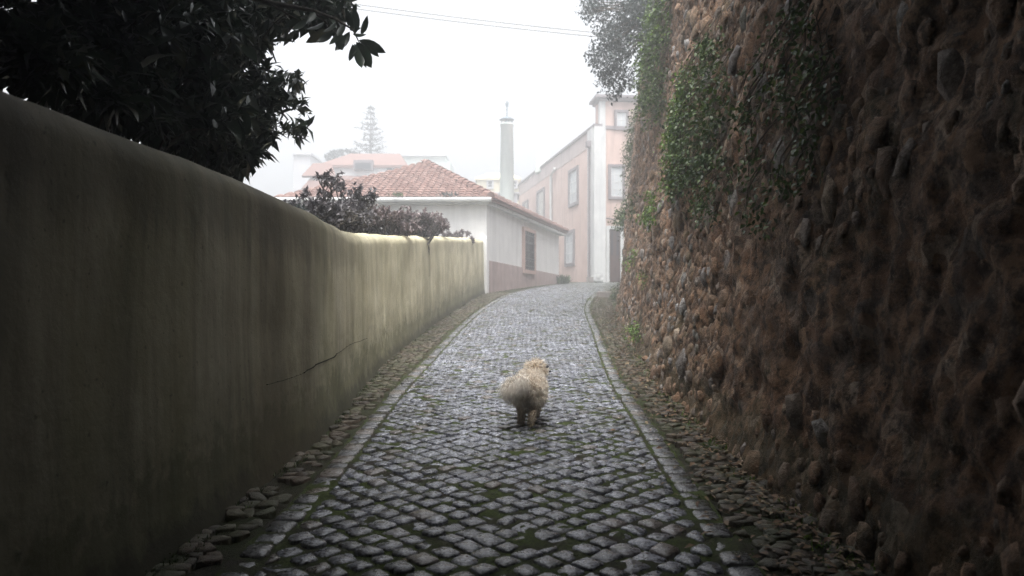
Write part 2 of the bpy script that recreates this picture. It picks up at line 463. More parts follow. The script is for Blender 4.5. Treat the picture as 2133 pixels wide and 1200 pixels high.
def rounded(pts, cut):
    out = []; n = len(pts)
    for i, p in enumerate(pts):
        a = pts[i - 1]; b = pts[(i + 1) % n]
        for q in (a, b):
            d = math.hypot(q[0] - p[0], q[1] - p[1]) + 1e-9
            c_ = min(cut, d * .4)
            out.append((p[0] + (q[0] - p[0]) / d * c_, p[1] + (q[1] - p[1]) / d * c_))
    return out

def emit(stones, name, many, mat, parent):
    """stones: list of (centre, size, poly, kwargs). The 300 that show largest become parts, the rest one stuff part."""
    rank = sorted(range(len(stones)), key=lambda i: -(stones[i][1] ** 2 / max(stones[i][0][1], .3) ** 3) if in_frame(stones[i][0]) else 0)
    top = set(rank[:300]); rest = MB()
    for i, (c, s, poly, kw) in enumerate(stones):
        if i in top:
            mb = MB(); paver(mb, [(x - c[0], y - c[1]) for x, y in poly], **kw) if False else paver(mb, poly, **kw)
            mb.v = [(v[0] - c[0], v[1] - c[1], v[2] - c[2]) for v in mb.v]
            o = mb.build(name, mat, parent, True); o.location = c
        else: paver(rest, poly, **kw)
    tag(rest.build(many, mat, parent, True), kind='stuff')

def clip(poly, a, b, c):
    out = []
    for i in range(len(poly)):
        p, q = poly[i], poly[(i + 1) % len(poly)]
        dp = a * p[0] + b * p[1] - c; dq = a * q[0] + b * q[1] - c
        if dp <= 0: out.append(p)
        if dp * dq < 0:
            t_ = dp / (dp - dq); out.append((p[0] + (q[0] - p[0]) * t_, p[1] + (q[1] - p[1]) * t_))
    return out
# setts laid on the diagonal
cob = []; SP = .098; ca, sa = math.cos(R(44)), math.sin(R(44))
def warp(x, y):
    q = Vector((x * .9, y * .9, 1.7))
    return (x + .055 * noise.noise(q) + .012 * noise.noise(q * 6), y + .055 * noise.noise(q + Vector((9, 3, 1))) + .012 * noise.noise(q * 6 + Vector((5, 1, 2))))
NI = 380
for i in range(-NI, NI):
    for j in range(-NI, NI):
        x0 = (i * ca - j * sa) * SP + 1.0; y0 = (i * sa + j * ca) * SP + 17
        if not (.4 < y0 < 34.5) or not (-1.6 < x0 < 8): continue
        if not (XCL(y0) - .08 < x0 < XCR(y0) + .08): continue
        rs = random.Random(i * 1009 + j)
        h = SP * .5 * rs.uniform(.80, .91)
        hx = h * rs.uniform(.88, 1.08); hy = h * rs.uniform(.88, 1.08)
        a_ = rs.gauss(0, .07)
        pts = []
        for sx, sy_ in ((-1, -1), (1, -1), (1, 1), (-1, 1)):
            u = sx * hx + rs.gauss(0, .0045); v = sy_ * hy + rs.gauss(0, .0045)
            u, v = u * math.cos(a_) - v * math.sin(a_), u * math.sin(a_) + v * math.cos(a_)
            pts.append(warp(x0 + u * ca - v * sa, y0 + u * sa + v * ca))
        cy = sum(p[1] for p in pts) / 4
        cutn = False
        for f_, sg, off in ((XCL, -1, .010), (XCR, 1, -.010)):
            sl = (f_(cy + .1) - f_(cy - .1)) / .2; x_ = f_(cy) + off
            if any(sg * (p[0] - x_ - sl * (p[1] - cy)) > 0 for p in pts):
                pts = clip(pts, sg, -sg * sl, sg * (x_ - sl * cy)); cutn = True
            if len(pts) < 3: break
        if len(pts) < 3: continue
        ar_ = abs(sum(pts[k][0] * pts[k - 1][1] - pts[k - 1][0] * pts[k][1] for k in range(len(pts)))) / 2
        if ar_ < .0012: continue
        cx = sum(p[0] for p in pts) / len(pts); cy = sum(p[1] for p in pts) / len(pts)
        poly = rounded(pts, rs.uniform(.005, .018)) if cy < 20 else pts
        kw = dict(top=rs.gauss(.007, .003), low=-.03, inset=.009 + rs.uniform(-.002, .009), tilt=(rs.gauss(0, .035), rs.gauss(0, .035)), bulge=rs.uniform(-.001, .003))
        cob.append((Vector((cx, cy, zg(cy))), .115, poly, kw))
emit(cob, 'cobblestone', 'cobblestones', M['cobble'], road)
# edging stones along both sides
edg = []
for side, fx in ((-1, XCL), (1, XCR)):
    y = .4
    while y < 33:
        ln = random.uniform(.10, .17); y2 = y + ln
        def e(yy, w):
            dx = (fx(yy + .05) - fx(yy - .05)) / .1; L_ = math.hypot(1, dx)
            return (fx(yy) + side * w / L_ * 1.0, yy - side * w * dx / L_)
        j = lambda: random.gauss(0, .004)
        w0, w1 = .008, CW - .012
        pts = [e(y + .006, w0), e(y + .006, w1), e(y2 - .006, w1), e(y2 - .006, w0)]
        if side < 0: pts = pts[::-1]
        pts = [(p[0] + j(), p[1] + j()) for p in pts][::-1]
        cx = sum(p[0] for p in pts) / 4; cy = sum(p[1] for p in pts) / 4
        edg.append((Vector((cx, cy, zg(cy))), .17, rounded(pts, .014), dict(top=random.gauss(.006, .004), low=-.03, inset=.018, tilt=(random.gauss(0, .03), random.gauss(0, .02)), bulge=.003)))
        y = y2
for c_, s_, poly, kw in edg:
    pass
emit(edg, 'edging_stone', 'edging_stones', M['curb'], road)

# irregular stones of the side paths
def voronoi(pts, rad):
    grid = {}
    for i, p in enumerate(pts): grid.setdefault((int(p[0] // rad), int(p[1] // rad)), []).append(i)
    cells = []
    for i, p in enumerate(pts):
        poly = [(p[0] - rad, p[1] - rad), (p[0] + rad, p[1] - rad), (p[0] + rad, p[1] + rad), (p[0] - rad, p[1] + rad)]
        gx, gy = int(p[0] // rad), int(p[1] // rad)
        for ax in (-1, 0, 1):
            for ay in (-1, 0, 1):
                for k in grid.get((gx + ax, gy + ay), ()):
                    if k == i: continue
                    q = pts[k]; a, b = q[0] - p[0], q[1] - p[1]
                    c = (q[0]**2 + q[1]**2 - p[0]**2 - p[1]**2) / 2
                    poly = clip(poly, a, b, c)
                    if len(poly) < 3: break
        cells.append(poly)
    return cells
def path_stones(fa, fb, y0, y1, sp, parent, seed, skip=.12):
    rs = random.Random(seed); pts = []
    y = y0
    while y < y1:
        x = fa(y) - .06
        while x < fb(y) + .06:
            pts.append((x + rs.uniform(-.42, .42) * sp, y + rs.uniform(-.42, .42) * sp)); x += sp
        y += sp * .9
    out = []
    for p, poly in zip(pts, voronoi(pts, sp * 2)):
        if len(poly) < 4 or rs.random() < skip: continue
        if not (fa(p[1]) + .02 < p[0] < fb(p[1]) - .02): continue
        cx = sum(q[0] for q in poly) / len(poly); cy = sum(q[1] for q in poly) / len(poly)
        f = rs.uniform(.84, .95)
        poly = [(cx + (q[0] - cx) * f, cy + (q[1] - cy) * f) for q in poly]
        if not all(fa(q[1]) - .03 < q[0] < fb(q[1]) - .004 for q in poly): continue
        out.append((Vector((cx, cy, zg(cy))), sp, poly, dict(top=rs.gauss(.007, .005), low=-.03, inset=.009, tilt=(rs.gauss(0, .06), rs.gauss(0, .06)), bulge=rs.uniform(-.002, .006))))
    return out
emit(path_stones(XL, lambda y: XCL(y) - CW, .5, 20.5, .078, pathl, 11, .16), 'paving_stone', 'paving_stones', M['path_stone'], pathl)
emit(path_stones(lambda y: XCR(y) + CW, lambda y: XR(y) + .05, .5, 24, .066, pathr, 12, .3), 'paving_stone', 'paving_stones', M['path_stone'], pathr)

# ------------------------------------------------------------------ left garden wall
def tangent(f, y, e=.15):
    d = Vector((f(y + e) - f(y - e), 2 * e, 0)); return d.normalized()
ysl = np.concatenate([np.arange(-10, 1, .15), np.arange(1, 12, .055), np.arange(12, 20.25, .09), [20.25]])
prof = []
TH, RT = .34, .115
for k in range(31): prof.append(('f', k / 30))
for k in range(1, 9): prof.append(('a', k / 9))
for k in range(1, 8): prof.append(('b', k / 8))
prof.append(('k', 0)); prof.append(('k', 1))
V = []; HG = []; DT = []; RN = []
for y in ysl:
    y = float(y); g0 = zg(y) - .05; tp = TL(y); tg = tangent(XL, y); nr = Vector((tg.y, -tg.x, 0))
    base = Vector((XL(y), y, 0))
    for kind, k in prof:
        if kind == 'f':
            z = g0 + (tp - RT - g0) * k
            off = -.02 * k + .035 * max(0, 1 - (z - g0) / .22) ** 2
        elif kind == 'a':
            a = k * math.pi / 2; z = tp - RT + RT * math.sin(a); off = -.02 - RT + RT * math.cos(a)
        elif kind == 'b':
            a = k * math.pi / 2; off = -.02 - RT - (TH - 2 * RT) - RT * math.sin(a); z = tp - RT + RT * math.cos(a)
        else:
            off = -.02 - TH; z = (tp - RT) if k == 0 else g0
        q = Vector((y * .8, z * .8, 3.1))
        dsp = .024 * noise.fractal(q, 1, 2, 3) + .004 * noise.fractal(q * 5, 1, 2, 3)
        zz = z + (.025 * noise.noise(Vector((y * .7, 0, 8))) if kind in 'ab' else 0) + .012 * noise.noise(Vector((y * 2.5, 4, 8))) * (kind != 'k')
        p = base + nr * (off + dsp); V.append((p.x, p.y, zz)); HG.append(z - g0 - .05); DT.append(tp - z); RN.append(y)
npf = len(prof); ny = len(ysl)
i = np.arange((npf - 1) * (ny - 1)); r_ = i // (npf - 1); c_ = i % (npf - 1); a = r_ * npf + c_
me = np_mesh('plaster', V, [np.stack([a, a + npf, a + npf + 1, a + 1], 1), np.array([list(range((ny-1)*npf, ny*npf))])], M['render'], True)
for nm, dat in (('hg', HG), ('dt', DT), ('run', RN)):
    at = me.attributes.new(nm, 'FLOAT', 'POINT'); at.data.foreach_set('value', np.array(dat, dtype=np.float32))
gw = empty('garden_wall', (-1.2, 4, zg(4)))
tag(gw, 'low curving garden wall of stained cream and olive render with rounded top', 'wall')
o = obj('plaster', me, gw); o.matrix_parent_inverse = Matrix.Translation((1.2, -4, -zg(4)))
# the long crack in the render
def on_lwall(px, py):
    u = (px - 1066.5) / F; v = (HY - py) / F
    y = 1.0
    for _ in range(400):
        if XL(y) / y > u: break
        y += .02
    return Vector((XL(y), y, v * y))
cp = []
for px_, py_ in ((560, 800), (600, 790), (634, 776), (660, 760), (697, 744), (703, 738), (735, 718), (765, 704)):
    cp.append(on_lwall(px_, py_))
mb = MB()
for i in range(len(cp) - 1):
    for s_ in range(4):
        a_ = cp[i].lerp(cp[i+1], s_/4); b_ = cp[i].lerp(cp[i+1], (s_+1)/4)
        ja = .006 * noise.noise(a_ * 40); jb = .006 * noise.noise(b_ * 40)
        w1 = .0035 + .002 * noise.noise(a_ * 9); w2 = .0035 + .002 * noise.noise(b_ * 9)
        if i in (0, 1): w1 *= .4; w2 *= .4
        if i >= 5: w1 *= .55; w2 *= .55
        def fx_(p): 
            q = Vector((p.y * .8, p.z * .8, 3.1))
            return XL(p.y) - .02 * (p.z - zg(p.y)) / 1.3 + .022 * noise.fractal(q, 1, 2, 3) + .006 * noise.fractal(q * 5, 1, 2, 3) + .004
        mb.add([(fx_(a_) - .02, a_.y, a_.z + ja - w1), (fx_(b_) - .02, b_.y, b_.z + jb - w2), (fx_(b_) , b_.y, b_.z + jb + w2), (fx_(a_), a_.y, a_.z + ja + w1),
                (fx_(a_) , a_.y, a_.z + ja - w1), (fx_(b_) , b_.y, b_.z + jb - w2)], [(4, 5, 2, 3), (0, 4, 3)])
o = mb.build('crack', M['crack'], gw); o.matrix_parent_inverse = Matrix.Translation((1.2, -4, -zg(4)))
# planted ground held up behind it
gb = sheet('garden_ground', list(np.arange(-16, 0.1, 1.0) ), list(np.arange(-10, 19.6, .6)),
           lambda x, y: TL(y) - .38 + .08 * noise.noise(Vector((x, y, 0))), M['earth'])
for v in gb.data.vertices: v.co.x = XL(v.co.y) - .2 + v.co.x
tag(gb, kind='structure')

# ------------------------------------------------------------------ right stone wall
WH = 5.6
ysr = np.concatenate([np.arange(-10, 1, .14), np.arange(1, 8, .032), np.arange(8, 20, .055), np.arange(20, 30.1, .25)])
zsr = np.concatenate([np.arange(-.12, 2.4, .034), np.arange(2.4, WH + .01, .07)])
def rdisp(y, z):
    q = Vector((y, z, 0))
    d = .10 * noise.fractal(q * .55, 1, 2, 3) + .038 * noise.fractal(Vector((y * 3.0, z * 2.6, 5)), .9, 2, 3)
    rid = noise.ridged_multi_fractal(Vector((y * 4.5, z * 4.0, 2)), .9, 2.1, 3, 1, 2)
    qq = Vector((y * 5.2 + .5 * noise.noise(Vector((y * 3, z * 3, 1))), z * 4.6, 4)); ds, ps = noise.voronoi(qq)
    e = min((ds[1] - ds[0]) * 2.2, 1)
    d += .024 * e * (.6 + .8 * noise.cell(ps[0] * 7)) * (.4 + .6 * (noise.noise(Vector((y * .6, z * .6, 11))) < .2))
    d += .012 * noise.fractal(Vector((y * 14, z * 13, 3)), .8, 2, 2)
    return d + .03 * (rid - 1)
def rwall(y, h):
    """surface point of the right wall at run y and height h above the paving"""
    lean = BAT * h - .10 * math.exp(-h / .18) * .5
    return XR(y) + lean
V = []; HG = []
for y in ysr:
    y = float(y); tg = tangent(XR, y)
    nr = Vector((-tg.y, tg.x, 0))
    for h in zsr:
        h = float(h)
        p = Vector((rwall(y, h), y, zg(y) + h)) + nr * rdisp(y, h)
        V.append(p); HG.append(h)
    top = WH
    for bx in (.6, 2.5): 
        V.append(Vector((rwall(y, top) + bx, y, zg(y) + top + .15 * bx))); HG.append(top)
npf = len(zsr) + 2; ny = len(ysr)
i = np.arange((npf - 1) * (ny - 1)); r_ = i // (npf - 1); c_ = i % (npf - 1); a = r_ * npf + c_
me = np_mesh('masonry', [tuple(v) for v in V], [np.stack([a, a + 1, a + npf + 1, a + npf], 1)], M['mortar'], True)
at = me.attributes.new('hg', 'FLOAT', 'POINT'); at.data.foreach_set('value', np.array(HG, dtype=np.float32))
sw = empty('stone_wall', (1.4, 5, zg(5)))
tag(sw, 'tall old rubble stone wall of reddish brown stones and mortar, overgrown with ivy', 'wall')
INV = Matrix.Translation((-1.4, -5, -zg(5)))
o = obj('masonry', me, sw); o.matrix_parent_inverse = INV
# rubble stones
def rock_template(seed):
    import bmesh
    bm = bmesh.new(); bmesh.ops.create_icosphere(bm, subdivisions=1, radius=1)
    rs = random.Random(seed); off = Vector((rs.random() * 50, 0, 0))
    for v in bm.verts:
        d = v.co.normalized(); v.co = d * (1 + .32 * noise.noise(d * 1.7 + off) + rs.uniform(-.10, .10))
        v.co.x = max(min(v.co.x, .88), -.88); v.co.y = max(min(v.co.y, .9), -.9)
    V_ = np.array([v.co[:] for v in bm.verts]); bm.verts.index_update()
    F_ = np.array([[v.index for v in f.verts] for f in bm.faces])
    bm.free()
    return V_, F_
rocks = [rock_template(s) for s in range(12)]
rock_me = [np_mesh('stone', v, [f], M['wall_stone'], False) for v, f in rocks]
rs = random.Random(5); placed = []; grid = {}
def try_place(y, h, r):
    gx, gy = int(y // .3), int(h // .3)
    for ax in (-1, 0, 1):
        for ay in (-1, 0, 1):
            for (a, b, q) in grid.get((gx + ax, gy + ay), ()):
                if ((a - y) / 1.0) ** 2 + ((b - h) / 1.15) ** 2 < (r + q) ** 2 * .80: return False
    grid.setdefault((gx, gy), []).append((y, h, r)); placed.append((y, h, r)); return True
for rr, tries in (((.11, .16), 130), ((.075, .11), 1300), ((.045, .075), 22000), ((.022, .045), 60000)):
    for _ in range(tries):
        y = rs.uniform(1.2, 20.5); h = rs.uniform(0, WH - .1)
        r = rs.uniform(*rr)
        # broad patches keep their plaster
        if noise.noise(Vector((y * .6, h * .6, 11))) > .34 + (.3 if y > 7 else 0): continue
        if h > 3.2 and rs.random() < .6: continue
        if y < 6 and h > .5 * y + 1.4: continue
        try_place(y, h, r)
data = []
for (y, h, r) in placed:
    tg = tangent(XR, y); nr = Vector((-tg.y, tg.x, 0))
    p = Vector((rwall(y, h), y, zg(y) + h)) + nr * (rdisp(y, h) - r * (rs.uniform(.05, .30) if y < 8 else rs.uniform(.18, .42)))
    rot = Matrix((tg, Vector((0, 0, 1)), nr)).transposed()
    spin = Matrix.Rotation(rs.uniform(-.5, .5), 3, 'Z') @ Matrix.Rotation(rs.gauss(0, .2), 3, 'X')
    Mx = rot @ spin @ Matrix.Diagonal((r * rs.uniform(.7, .95), r * rs.uniform(.95, 1.35), r * rs.uniform(.42, .62)))
    data.append((p, r, Mx.to_4x4(), rs.randrange(12)))
rank = sorted(range(len(data)), key=lambda i: -(data[i][1] / data[i][0].y) if in_frame(data[i][0], 0) and data[i][0].y > 2.2 else 0)
top = set(rank[:300]); VV = []; FF = []; off = 0
for i, (p, r, Mx, k) in enumerate(data):
    if i in top:
        o = bpy.data.objects.new('stone', rock_me[k]); o.parent = sw; o.matrix_parent_inverse = INV
        o.matrix_basis = Matrix.Translation(p) @ Mx; COL.objects.link(o)
    else:
        A = np.array(Mx.to_3x3()); v = rocks[k][0] @ A.T + np.array(p)
        VV.append(v); FF.append(rocks[k][1] + off); off += len(v)
o = obj('stones', np_mesh('stones', np.concatenate(VV), [np.concatenate(FF)], M['wall_stone'], False), sw)
o.matrix_parent_inverse = INV; tag(o, kind='stuff')

# ------------------------------------------------------------------ leaves
def rand_unit(n):
    v = rng.normal(size=(n, 3)); return v / np.linalg.norm(v, axis=1, keepdims=True)
LEAF_V = np.array([[0, 0, 0], [-.5, .45, .10], [0, .5, 0], [.5, .45, .10], [0, 1, -.10]])
LEAF_F = np.array([[0, 2, 1], [0, 3, 2], [1, 2, 4], [2, 3, 4]])
def frames(D, U):
    D = D / np.linalg.norm(D, axis=1, keepdims=True)
    X = np.cross(D, U); X /= (np.linalg.norm(X, axis=1, keepdims=True) + 1e-9)
    Z = np.cross(X, D)
    return X, D, Z
def leaves(name, Pn, D, U, L_, W, mat, parent=None):
    n = len(Pn); X, Y_, Z = frames(D, U)
    T = LEAF_V
    V_ = (Pn[:, None, :] + X[:, None, :] * (T[None, :, 0:1] * W[:, None, None]) + Y_[:, None, :] * (T[None, :, 1:2] * L_[:, None, None])
          + Z[:, None, :] * (T[None, :, 2:3] * L_[:, None, None]))
    Fx = (LEAF_F[None] + (np.arange(n) * len(T))[:, None, None]).reshape(-1, 3)
    return obj(name, np_mesh(name, V_.reshape(-1, 3), [Fx], mat, False), parent)
def big_leaf_mesh(name, mat):
    vs = []; ts = [0, .12, .3, .5, .7, .86, 1]; ws = [.03, .26, .45, .5, .42, .24, .0]
    for t_, w in zip(ts, ws):
        dz = -.22 * t_ * t_
        vs += [(-w * .34, t_, dz + w * .10), (0, t_, dz), (w * .34, t_, dz + w * .10)]
    fs = []
    for i in range(len(ts) - 1):
        for k in (0, 1): fs.append((i*3 + k, i*3 + k + 1, (i+1)*3 + k + 1, (i+1)*3 + k))
    me = bpy.data.meshes.new(name); me.from_pydata(vs, [], fs); me.update(); me.materials.append(mat)
    me.polygons.foreach_set('use_smooth', [True] * len(fs))
    return me
def rosettes(Cn, per, L0, wf, spread=.9, axis=None):
    """leaf arrays for twigs ending at Cn"""
    n = len(Cn); ax = axis if axis is not None else rand_unit(n) + np.array([0, 0, .4])
    ax = ax / np.linalg.norm(ax, axis=1, keepdims=True)
    Pn = np.repeat(Cn, per, 0); A = np.repeat(ax, per, 0)
    D = A * .6 + rand_unit(n * per) * spread + np.array([0, 0, -.25])
    Pn = Pn + A * rng.uniform(-.12, .02, (n * per, 1)) * (L0 * 6) * .3
    U = np.array([[0, 0, 1.0]]) + rand_unit(n * per) * .6
    L_ = rng.uniform(.7, 1.2, n * per) * L0
    return Pn, D, U, L_, L_ * wf * rng.uniform(.8, 1.15, n * per)

# ---- evergreen tree behind the garden wall
tree = empty('evergreen_tree', (-2.7, 4.6, .2))
tag(tree, 'dark large-leaved evergreen tree leaning over the garden wall and the lane', 'tree')
TI = Matrix.Translation((2.7, -4.6, -.2))
blobs = []   # (px, py, depth, rx, ry, rdepth, count)
for b in ((60, 40, 4.2, 200, 130, .8, 330), (260, 60, 4.6, 190, 130, .9, 420), (410, 60, 5.2, 135, 120, .9, 380), (380, 200, 4.8, 130, 110, .6, 330),
          (200, 160, 4.0, 150, 90, .5, 260), (475, 150, 5.6, 90, 110, .7, 220), (505, 245, 5.8, 78, 72, .6, 190), (580, 228, 6.2, 66, 58, .6, 48),
          (470, 300, 5.4, 55, 50, .4, 150), (440, 240, 5.0, 80, 60, .5, 160), (600, 20, 5.6, 95, 42, .6, 150), (690, 12, 5.4, 50, 28, .4, 60), (540, 60, 5.8, 50, 45, .5, 45),
          (595, 175, 6.2, 42, 42, .4, 26), (515, 322, 5.5, 34, 26, .3, 30), (340, 130, 5.6, 200, 160, .6, 400), (620, 270, 6.3, 22, 16, .3, 14),
          (90, 130, 3.1, 90, 60, .3, 160), (210, 200, 3.7, 70, 45, .3, 150), (300, 245, 4.3, 60, 40, .3, 140), (370, 275, 4.9, 55, 35, .3, 130), (430, 305, 5.3, 45, 30, .3, 100), (480, 335, 5.8, 40, 25, .3, 70)):
    blobs.append(b)
cl = []; 
for (bx, by, bd, rx, ry, rd, n) in blobs:
    k = 0
    while k < n:
        v = rng.normal(size=3); v = v / np.linalg.norm(v) * rng.uniform(.25, 1) ** .5
        p = P(bx + rx * v[0], by + ry * v[1], bd + rd * v[2])
        k += 1
        if p.z < TL(p.y) + .01 and p.x > XL(p.y) - .45: continue
        if p.z < TL(p.y) - .2: continue
        cl.append(p[:])
cl = np.array(cl)
Pn, D, U, L_, W = rosettes(cl, 7, .125, .40)
sc_ = np.repeat(rng.choice([.45, .65, .9, 1.15], len(cl)), 7); L_ = L_ * sc_; W = W * sc_
# the nearest 240 outer leaves as parts, plus those on the hanging branch
vis = np.array([in_frame(p, -10) and p[0] / p[1] > -.52 for p in Pn])
key = np.where(vis, L_ / Pn[:, 1] * (1 + 2.0 * (Pn[:, 0] / Pn[:, 1] + .55)), 0)
idx = np.argsort(-key)[:235]; mask = np.ones(len(Pn), bool); mask[idx] = False
o = leaves('foliage', Pn[mask], D[mask], U[mask], L_[mask], W[mask], M['tree_leaf'], tree); o.matrix_parent_inverse = TI; tag(o, kind='stuff')
blm = big_leaf_mesh('leaf', M['tree_leaf'])
X_, Y_, Z_ = frames(D, U)
def leaf_part(p, x, y, z, L_, wide=1.0):
    m = Matrix((Vector(x) * L_ * wide, Vector(y) * L_, Vector(z) * L_)).transposed().to_4x4()
    o = bpy.data.objects.new('leaf', blm); o.parent = tree; o.matrix_parent_inverse = TI
    o.matrix_basis = Matrix.Translation(Vector(p)) @ m; COL.objects.link(o)
for i in idx: leaf_part(Pn[i], X_[i], Y_[i], Z_[i], L_[i] * 1.1, 1.15)
BY = 4.9
def hang(x0, y0, x1, y1, L_=None, dd=0.0):
    a = P(x0, y0, BY + dd); b = P(x1, y1, BY + dd + random.uniform(-.05, .05))
    d = b - a; ln = d.length; d.normalize()
    vdir = Vector((0, 1, 0)); x = d.cross(vdir + Vector((random.uniform(-.5, .5), 0, random.uniform(-.5, .5)))).normalized(); z = x.cross(d)
    leaf_part(a, x, d, z, ln, 1.05)
for s_ in ((752, 72, 768, 36), (748, 84, 805, 108), (756, 86, 790, 118), (742, 88, 782, 145), (738, 92, 768, 140), (735, 92, 732, 132), (742, 92, 756, 147),
           (740, 70, 742, 18), (735, 60, 720, 20), (728, 66, 700, 112), (712, 60, 690, 100), (690, 62, 640, 88), (694, 66, 660, 92), (700, 72, 716, 112),
           (706, 70, 722, 96), (676, 46, 640, 70), (735, 70, 765, 78), (728, 62, 752, 60), (720, 50, 700, 78), (744, 92, 738, 118), (700, 46, 676, 74), (690, 30, 660, 40),
           (730, 40, 746, 10), (700, 30, 716, 2), (640, 38, 610, 68), (620, 36, 595, 60), (560, 40, 540, 78), (570, 50, 590, 74), (660, 20, 640, 50), (650, 40, 664, 70)):
    hang(*s_)
mb = MB()
mb.tube([P(420, -40, 4.9), P(560, 6, 4.95), P(650, 22, BY), P(700, 40, BY), P(735, 62, BY), P(748, 88, BY), P(764, 104, BY)], [.03, .02, .013, .009, .006, .004, .002])
mb.tube([P(650, 22, BY), P(680, 48, BY), P(702, 72, BY)], [.007, .005, .003])
mb.tube([P(560, 6, 4.95), P(600, 30, BY), P(640, 52, BY)], [.01, .006, .003])
tr0 = Vector((-2.7, 4.6, .1))
mb.tube([tr0, tr0 + Vector((.05, 0, .6)), P(330, 60, 4.8), P(300, -200, 4.9)], [.11, .10, .08, .06], 8)
mb.tube([P(330, 60, 4.8), P(420, 10, 4.9), P(420, -40, 4.9)], [.05, .04, .03])
mb.tube([P(360, 240, 4.7), P(430, 180, 5), P(490, 90, 5.3), P(520, 10, 5.6), P(560, -80, 5.4)], [.04, .034, .028, .022, .02])
mb.tube([P(430, 180, 5), P(500, 160, 5.5), P(560, 200, 6), P(600, 250, 6.2)], [.02, .017, .012, .006])
mb.tube([P(440, 250, 5), P(500, 290, 5.5), P(520, 325, 5.6)], [.02, .014, .006])
mb.tube([P(545, 40, 5.7), P(560, 90, 5.8), P(575, 130, 6.0)], [.014, .01, .006])
for c_ in cl[rng.choice(len(cl), 260, replace=False)]:
    b = Vector(c_); a = b + Vector((random.uniform(-.3, -.05), random.uniform(-.2, .2), random.uniform(-.25, .1)))
    mb.tube([a, a.lerp(b, .5) + Vector((0, 0, .03)), b], [.007, .005, .003], 4, False)
o = mb.build('trunk', M['bark'], tree, True); o.matrix_parent_inverse = TI
# unseen foliage added above and behind the camera to shade the near lane
n = 58000; cc = []
while len(cc) < n:
    x = rng.uniform(-7.5, 3.4); y = rng.uniform(-10, 5.4); z = rng.uniform(.8, 3.9)
    if y > 2.5 + (2.8 * min(max((-x - .55) / .5, 0), 1) if x < 0 else 2.5 * min(max((x - .75) / .4, 0), 1)): continue
    if len(cc) > 42000: x, y, z = rng.uniform(-4, 1.6), rng.uniform(-3, 2.0), rng.uniform(1.2, 2.4)
    if x > -2.1 and z > max(.44 * y, 0) + 2.5: continue
    if x > -2.1 and z < 1.75 and len(cc) <= 42000: continue
    if z < .44 * y + .75 and x > -.62 * y - 1.4 - .1: continue
    if x > -2.1 and z < .44 * y + .75 + .25 * noise.noise(Vector((x, y, 0))): continue
    if y > 4.6 and x > 0.2: continue
    if y > 5.4 and x > -1.2 : continue
    cc.append((x, y, z + .25 * math.cos(x)))
cc = np.array(cc)
Pn, D, U, L_, W = rosettes(cc, 5, .24, .5)
o = leaves('crown', Pn, D, U, L_, W, M['tree_leaf'], tree); o.matrix_parent_inverse = TI; tag(o, kind='stuff')  # added shading mass, out of view

# ---- ivy and small plants on the stone wall
def on_rwall(px, py):
    u = (px - 1066.5) / F; v = (HY - py) / F
    y = 1.5; prev = None
    while y < 29:
        z = v * y; h = z - zg(y)
        if rwall(y, max(h, 0)) <= u * y + 1e-9: break
        y += .02
    # first depth at which the ray meets the wall (wall is to the right of the ray until then)
    return y, v * y - zg(y)
def wall_pt(y, h, out=0.0):
    tg = tangent(XR, y); nr = Vector((-tg.y, tg.x, 0))
    return Vector((rwall(y, h), y, zg(y) + h)) + nr * (rdisp(y, h) + out), nr
def hit(px, py):
    u = (px - 1066.5) / F; v = (HY - py) / F; y = 1.2
    while y < 29:
        z = v * y; h = z - zg(y)
        if u * y > rwall(y, max(h, 0)): return y, h
        y += .02
    return 19.0, max(v * 19 - zg(19), 0)
def clump(name, label, cat, px_, py_, rw, rh, n, leaf, mat, droop=.5, out=.12, group=None, mat2=None):
    y, h = hit(px_, py_)
    p0, nr = wall_pt(y, max(h, 0))
    e = empty(name, p0)
    tag(e, label, cat, group)
    inv = Matrix.Translation(-p0)
    cs = []; ax = []; stems = MB()
    m_ = max(6, n // 9)
    for k in range(m_):
        a = random.uniform(0, 2 * math.pi); r_ = math.sqrt(random.random())
        dy = rw * r_ * math.cos(a) * (1 + .3 * noise.noise(Vector((a, 0, px_)))); dh = rh * r_ * math.sin(a)
        hh = min(max(h + dh, .02), WH + .3)
        q, nn = wall_pt(y + dy, hh, random.uniform(.01, out) * (1 - r_ * .6) + .02)
        cs.append(q[:]); ax.append((nn * 1.0 + Vector((0, random.uniform(-.4, .4), -droop)))[:])
        if k % 3 == 0:
            q0, _ = wall_pt(y + dy * .9, min(max(h + dh, .02) + rh * .4, WH), .01)
            stems.tube([q0, q0.lerp(q, .5) + nn * .03, q], [.005, .004, .002], 4, False)
    cs = np.array(cs); ax = np.array(ax)
    Pn, D, U, L_, W = rosettes(cs, 9, leaf, .6, .8, ax)
    Pn = Pn + rng.normal(size=Pn.shape) * leaf * .9
    o = leaves('foliage', Pn, D, U, L_, W, mat, e); o.matrix_parent_inverse = inv; tag(o, kind='stuff')
    if mat2:
        sel = rng.random(len(Pn)) < .25
        o = leaves('young_shoots', Pn[sel] + rng.normal(size=(sel.sum(), 3)) * .03, D[sel], U[sel], L_[sel], W[sel], mat2, e); o.matrix_parent_inverse = inv; tag(o, kind='stuff')
    o = stems.build('stems', M['stem'], e); o.matrix_parent_inverse = inv; tag(o, kind='stuff')
    return e
iv, iv2 = M['ivy_dark'], M['ivy_light']
clump('ivy', 'broad dark green ivy mat hanging halfway up the stone wall', 'ivy', 1460, 255, 1.25, .62, 3400, .042, iv, .8, .2)
clump('creeper', 'bright green creeper trailing down through the dark ivy mat', 'creeper', 1437, 285, .28, .62, 900, .034, iv2, 1.2, .26)
clump('ivy', 'ivy thicket under the shrub at the top of the stone wall', 'ivy', 1385, 90, 1.9, 1.1, 3600, .05, iv, .6, .4, None, iv2)
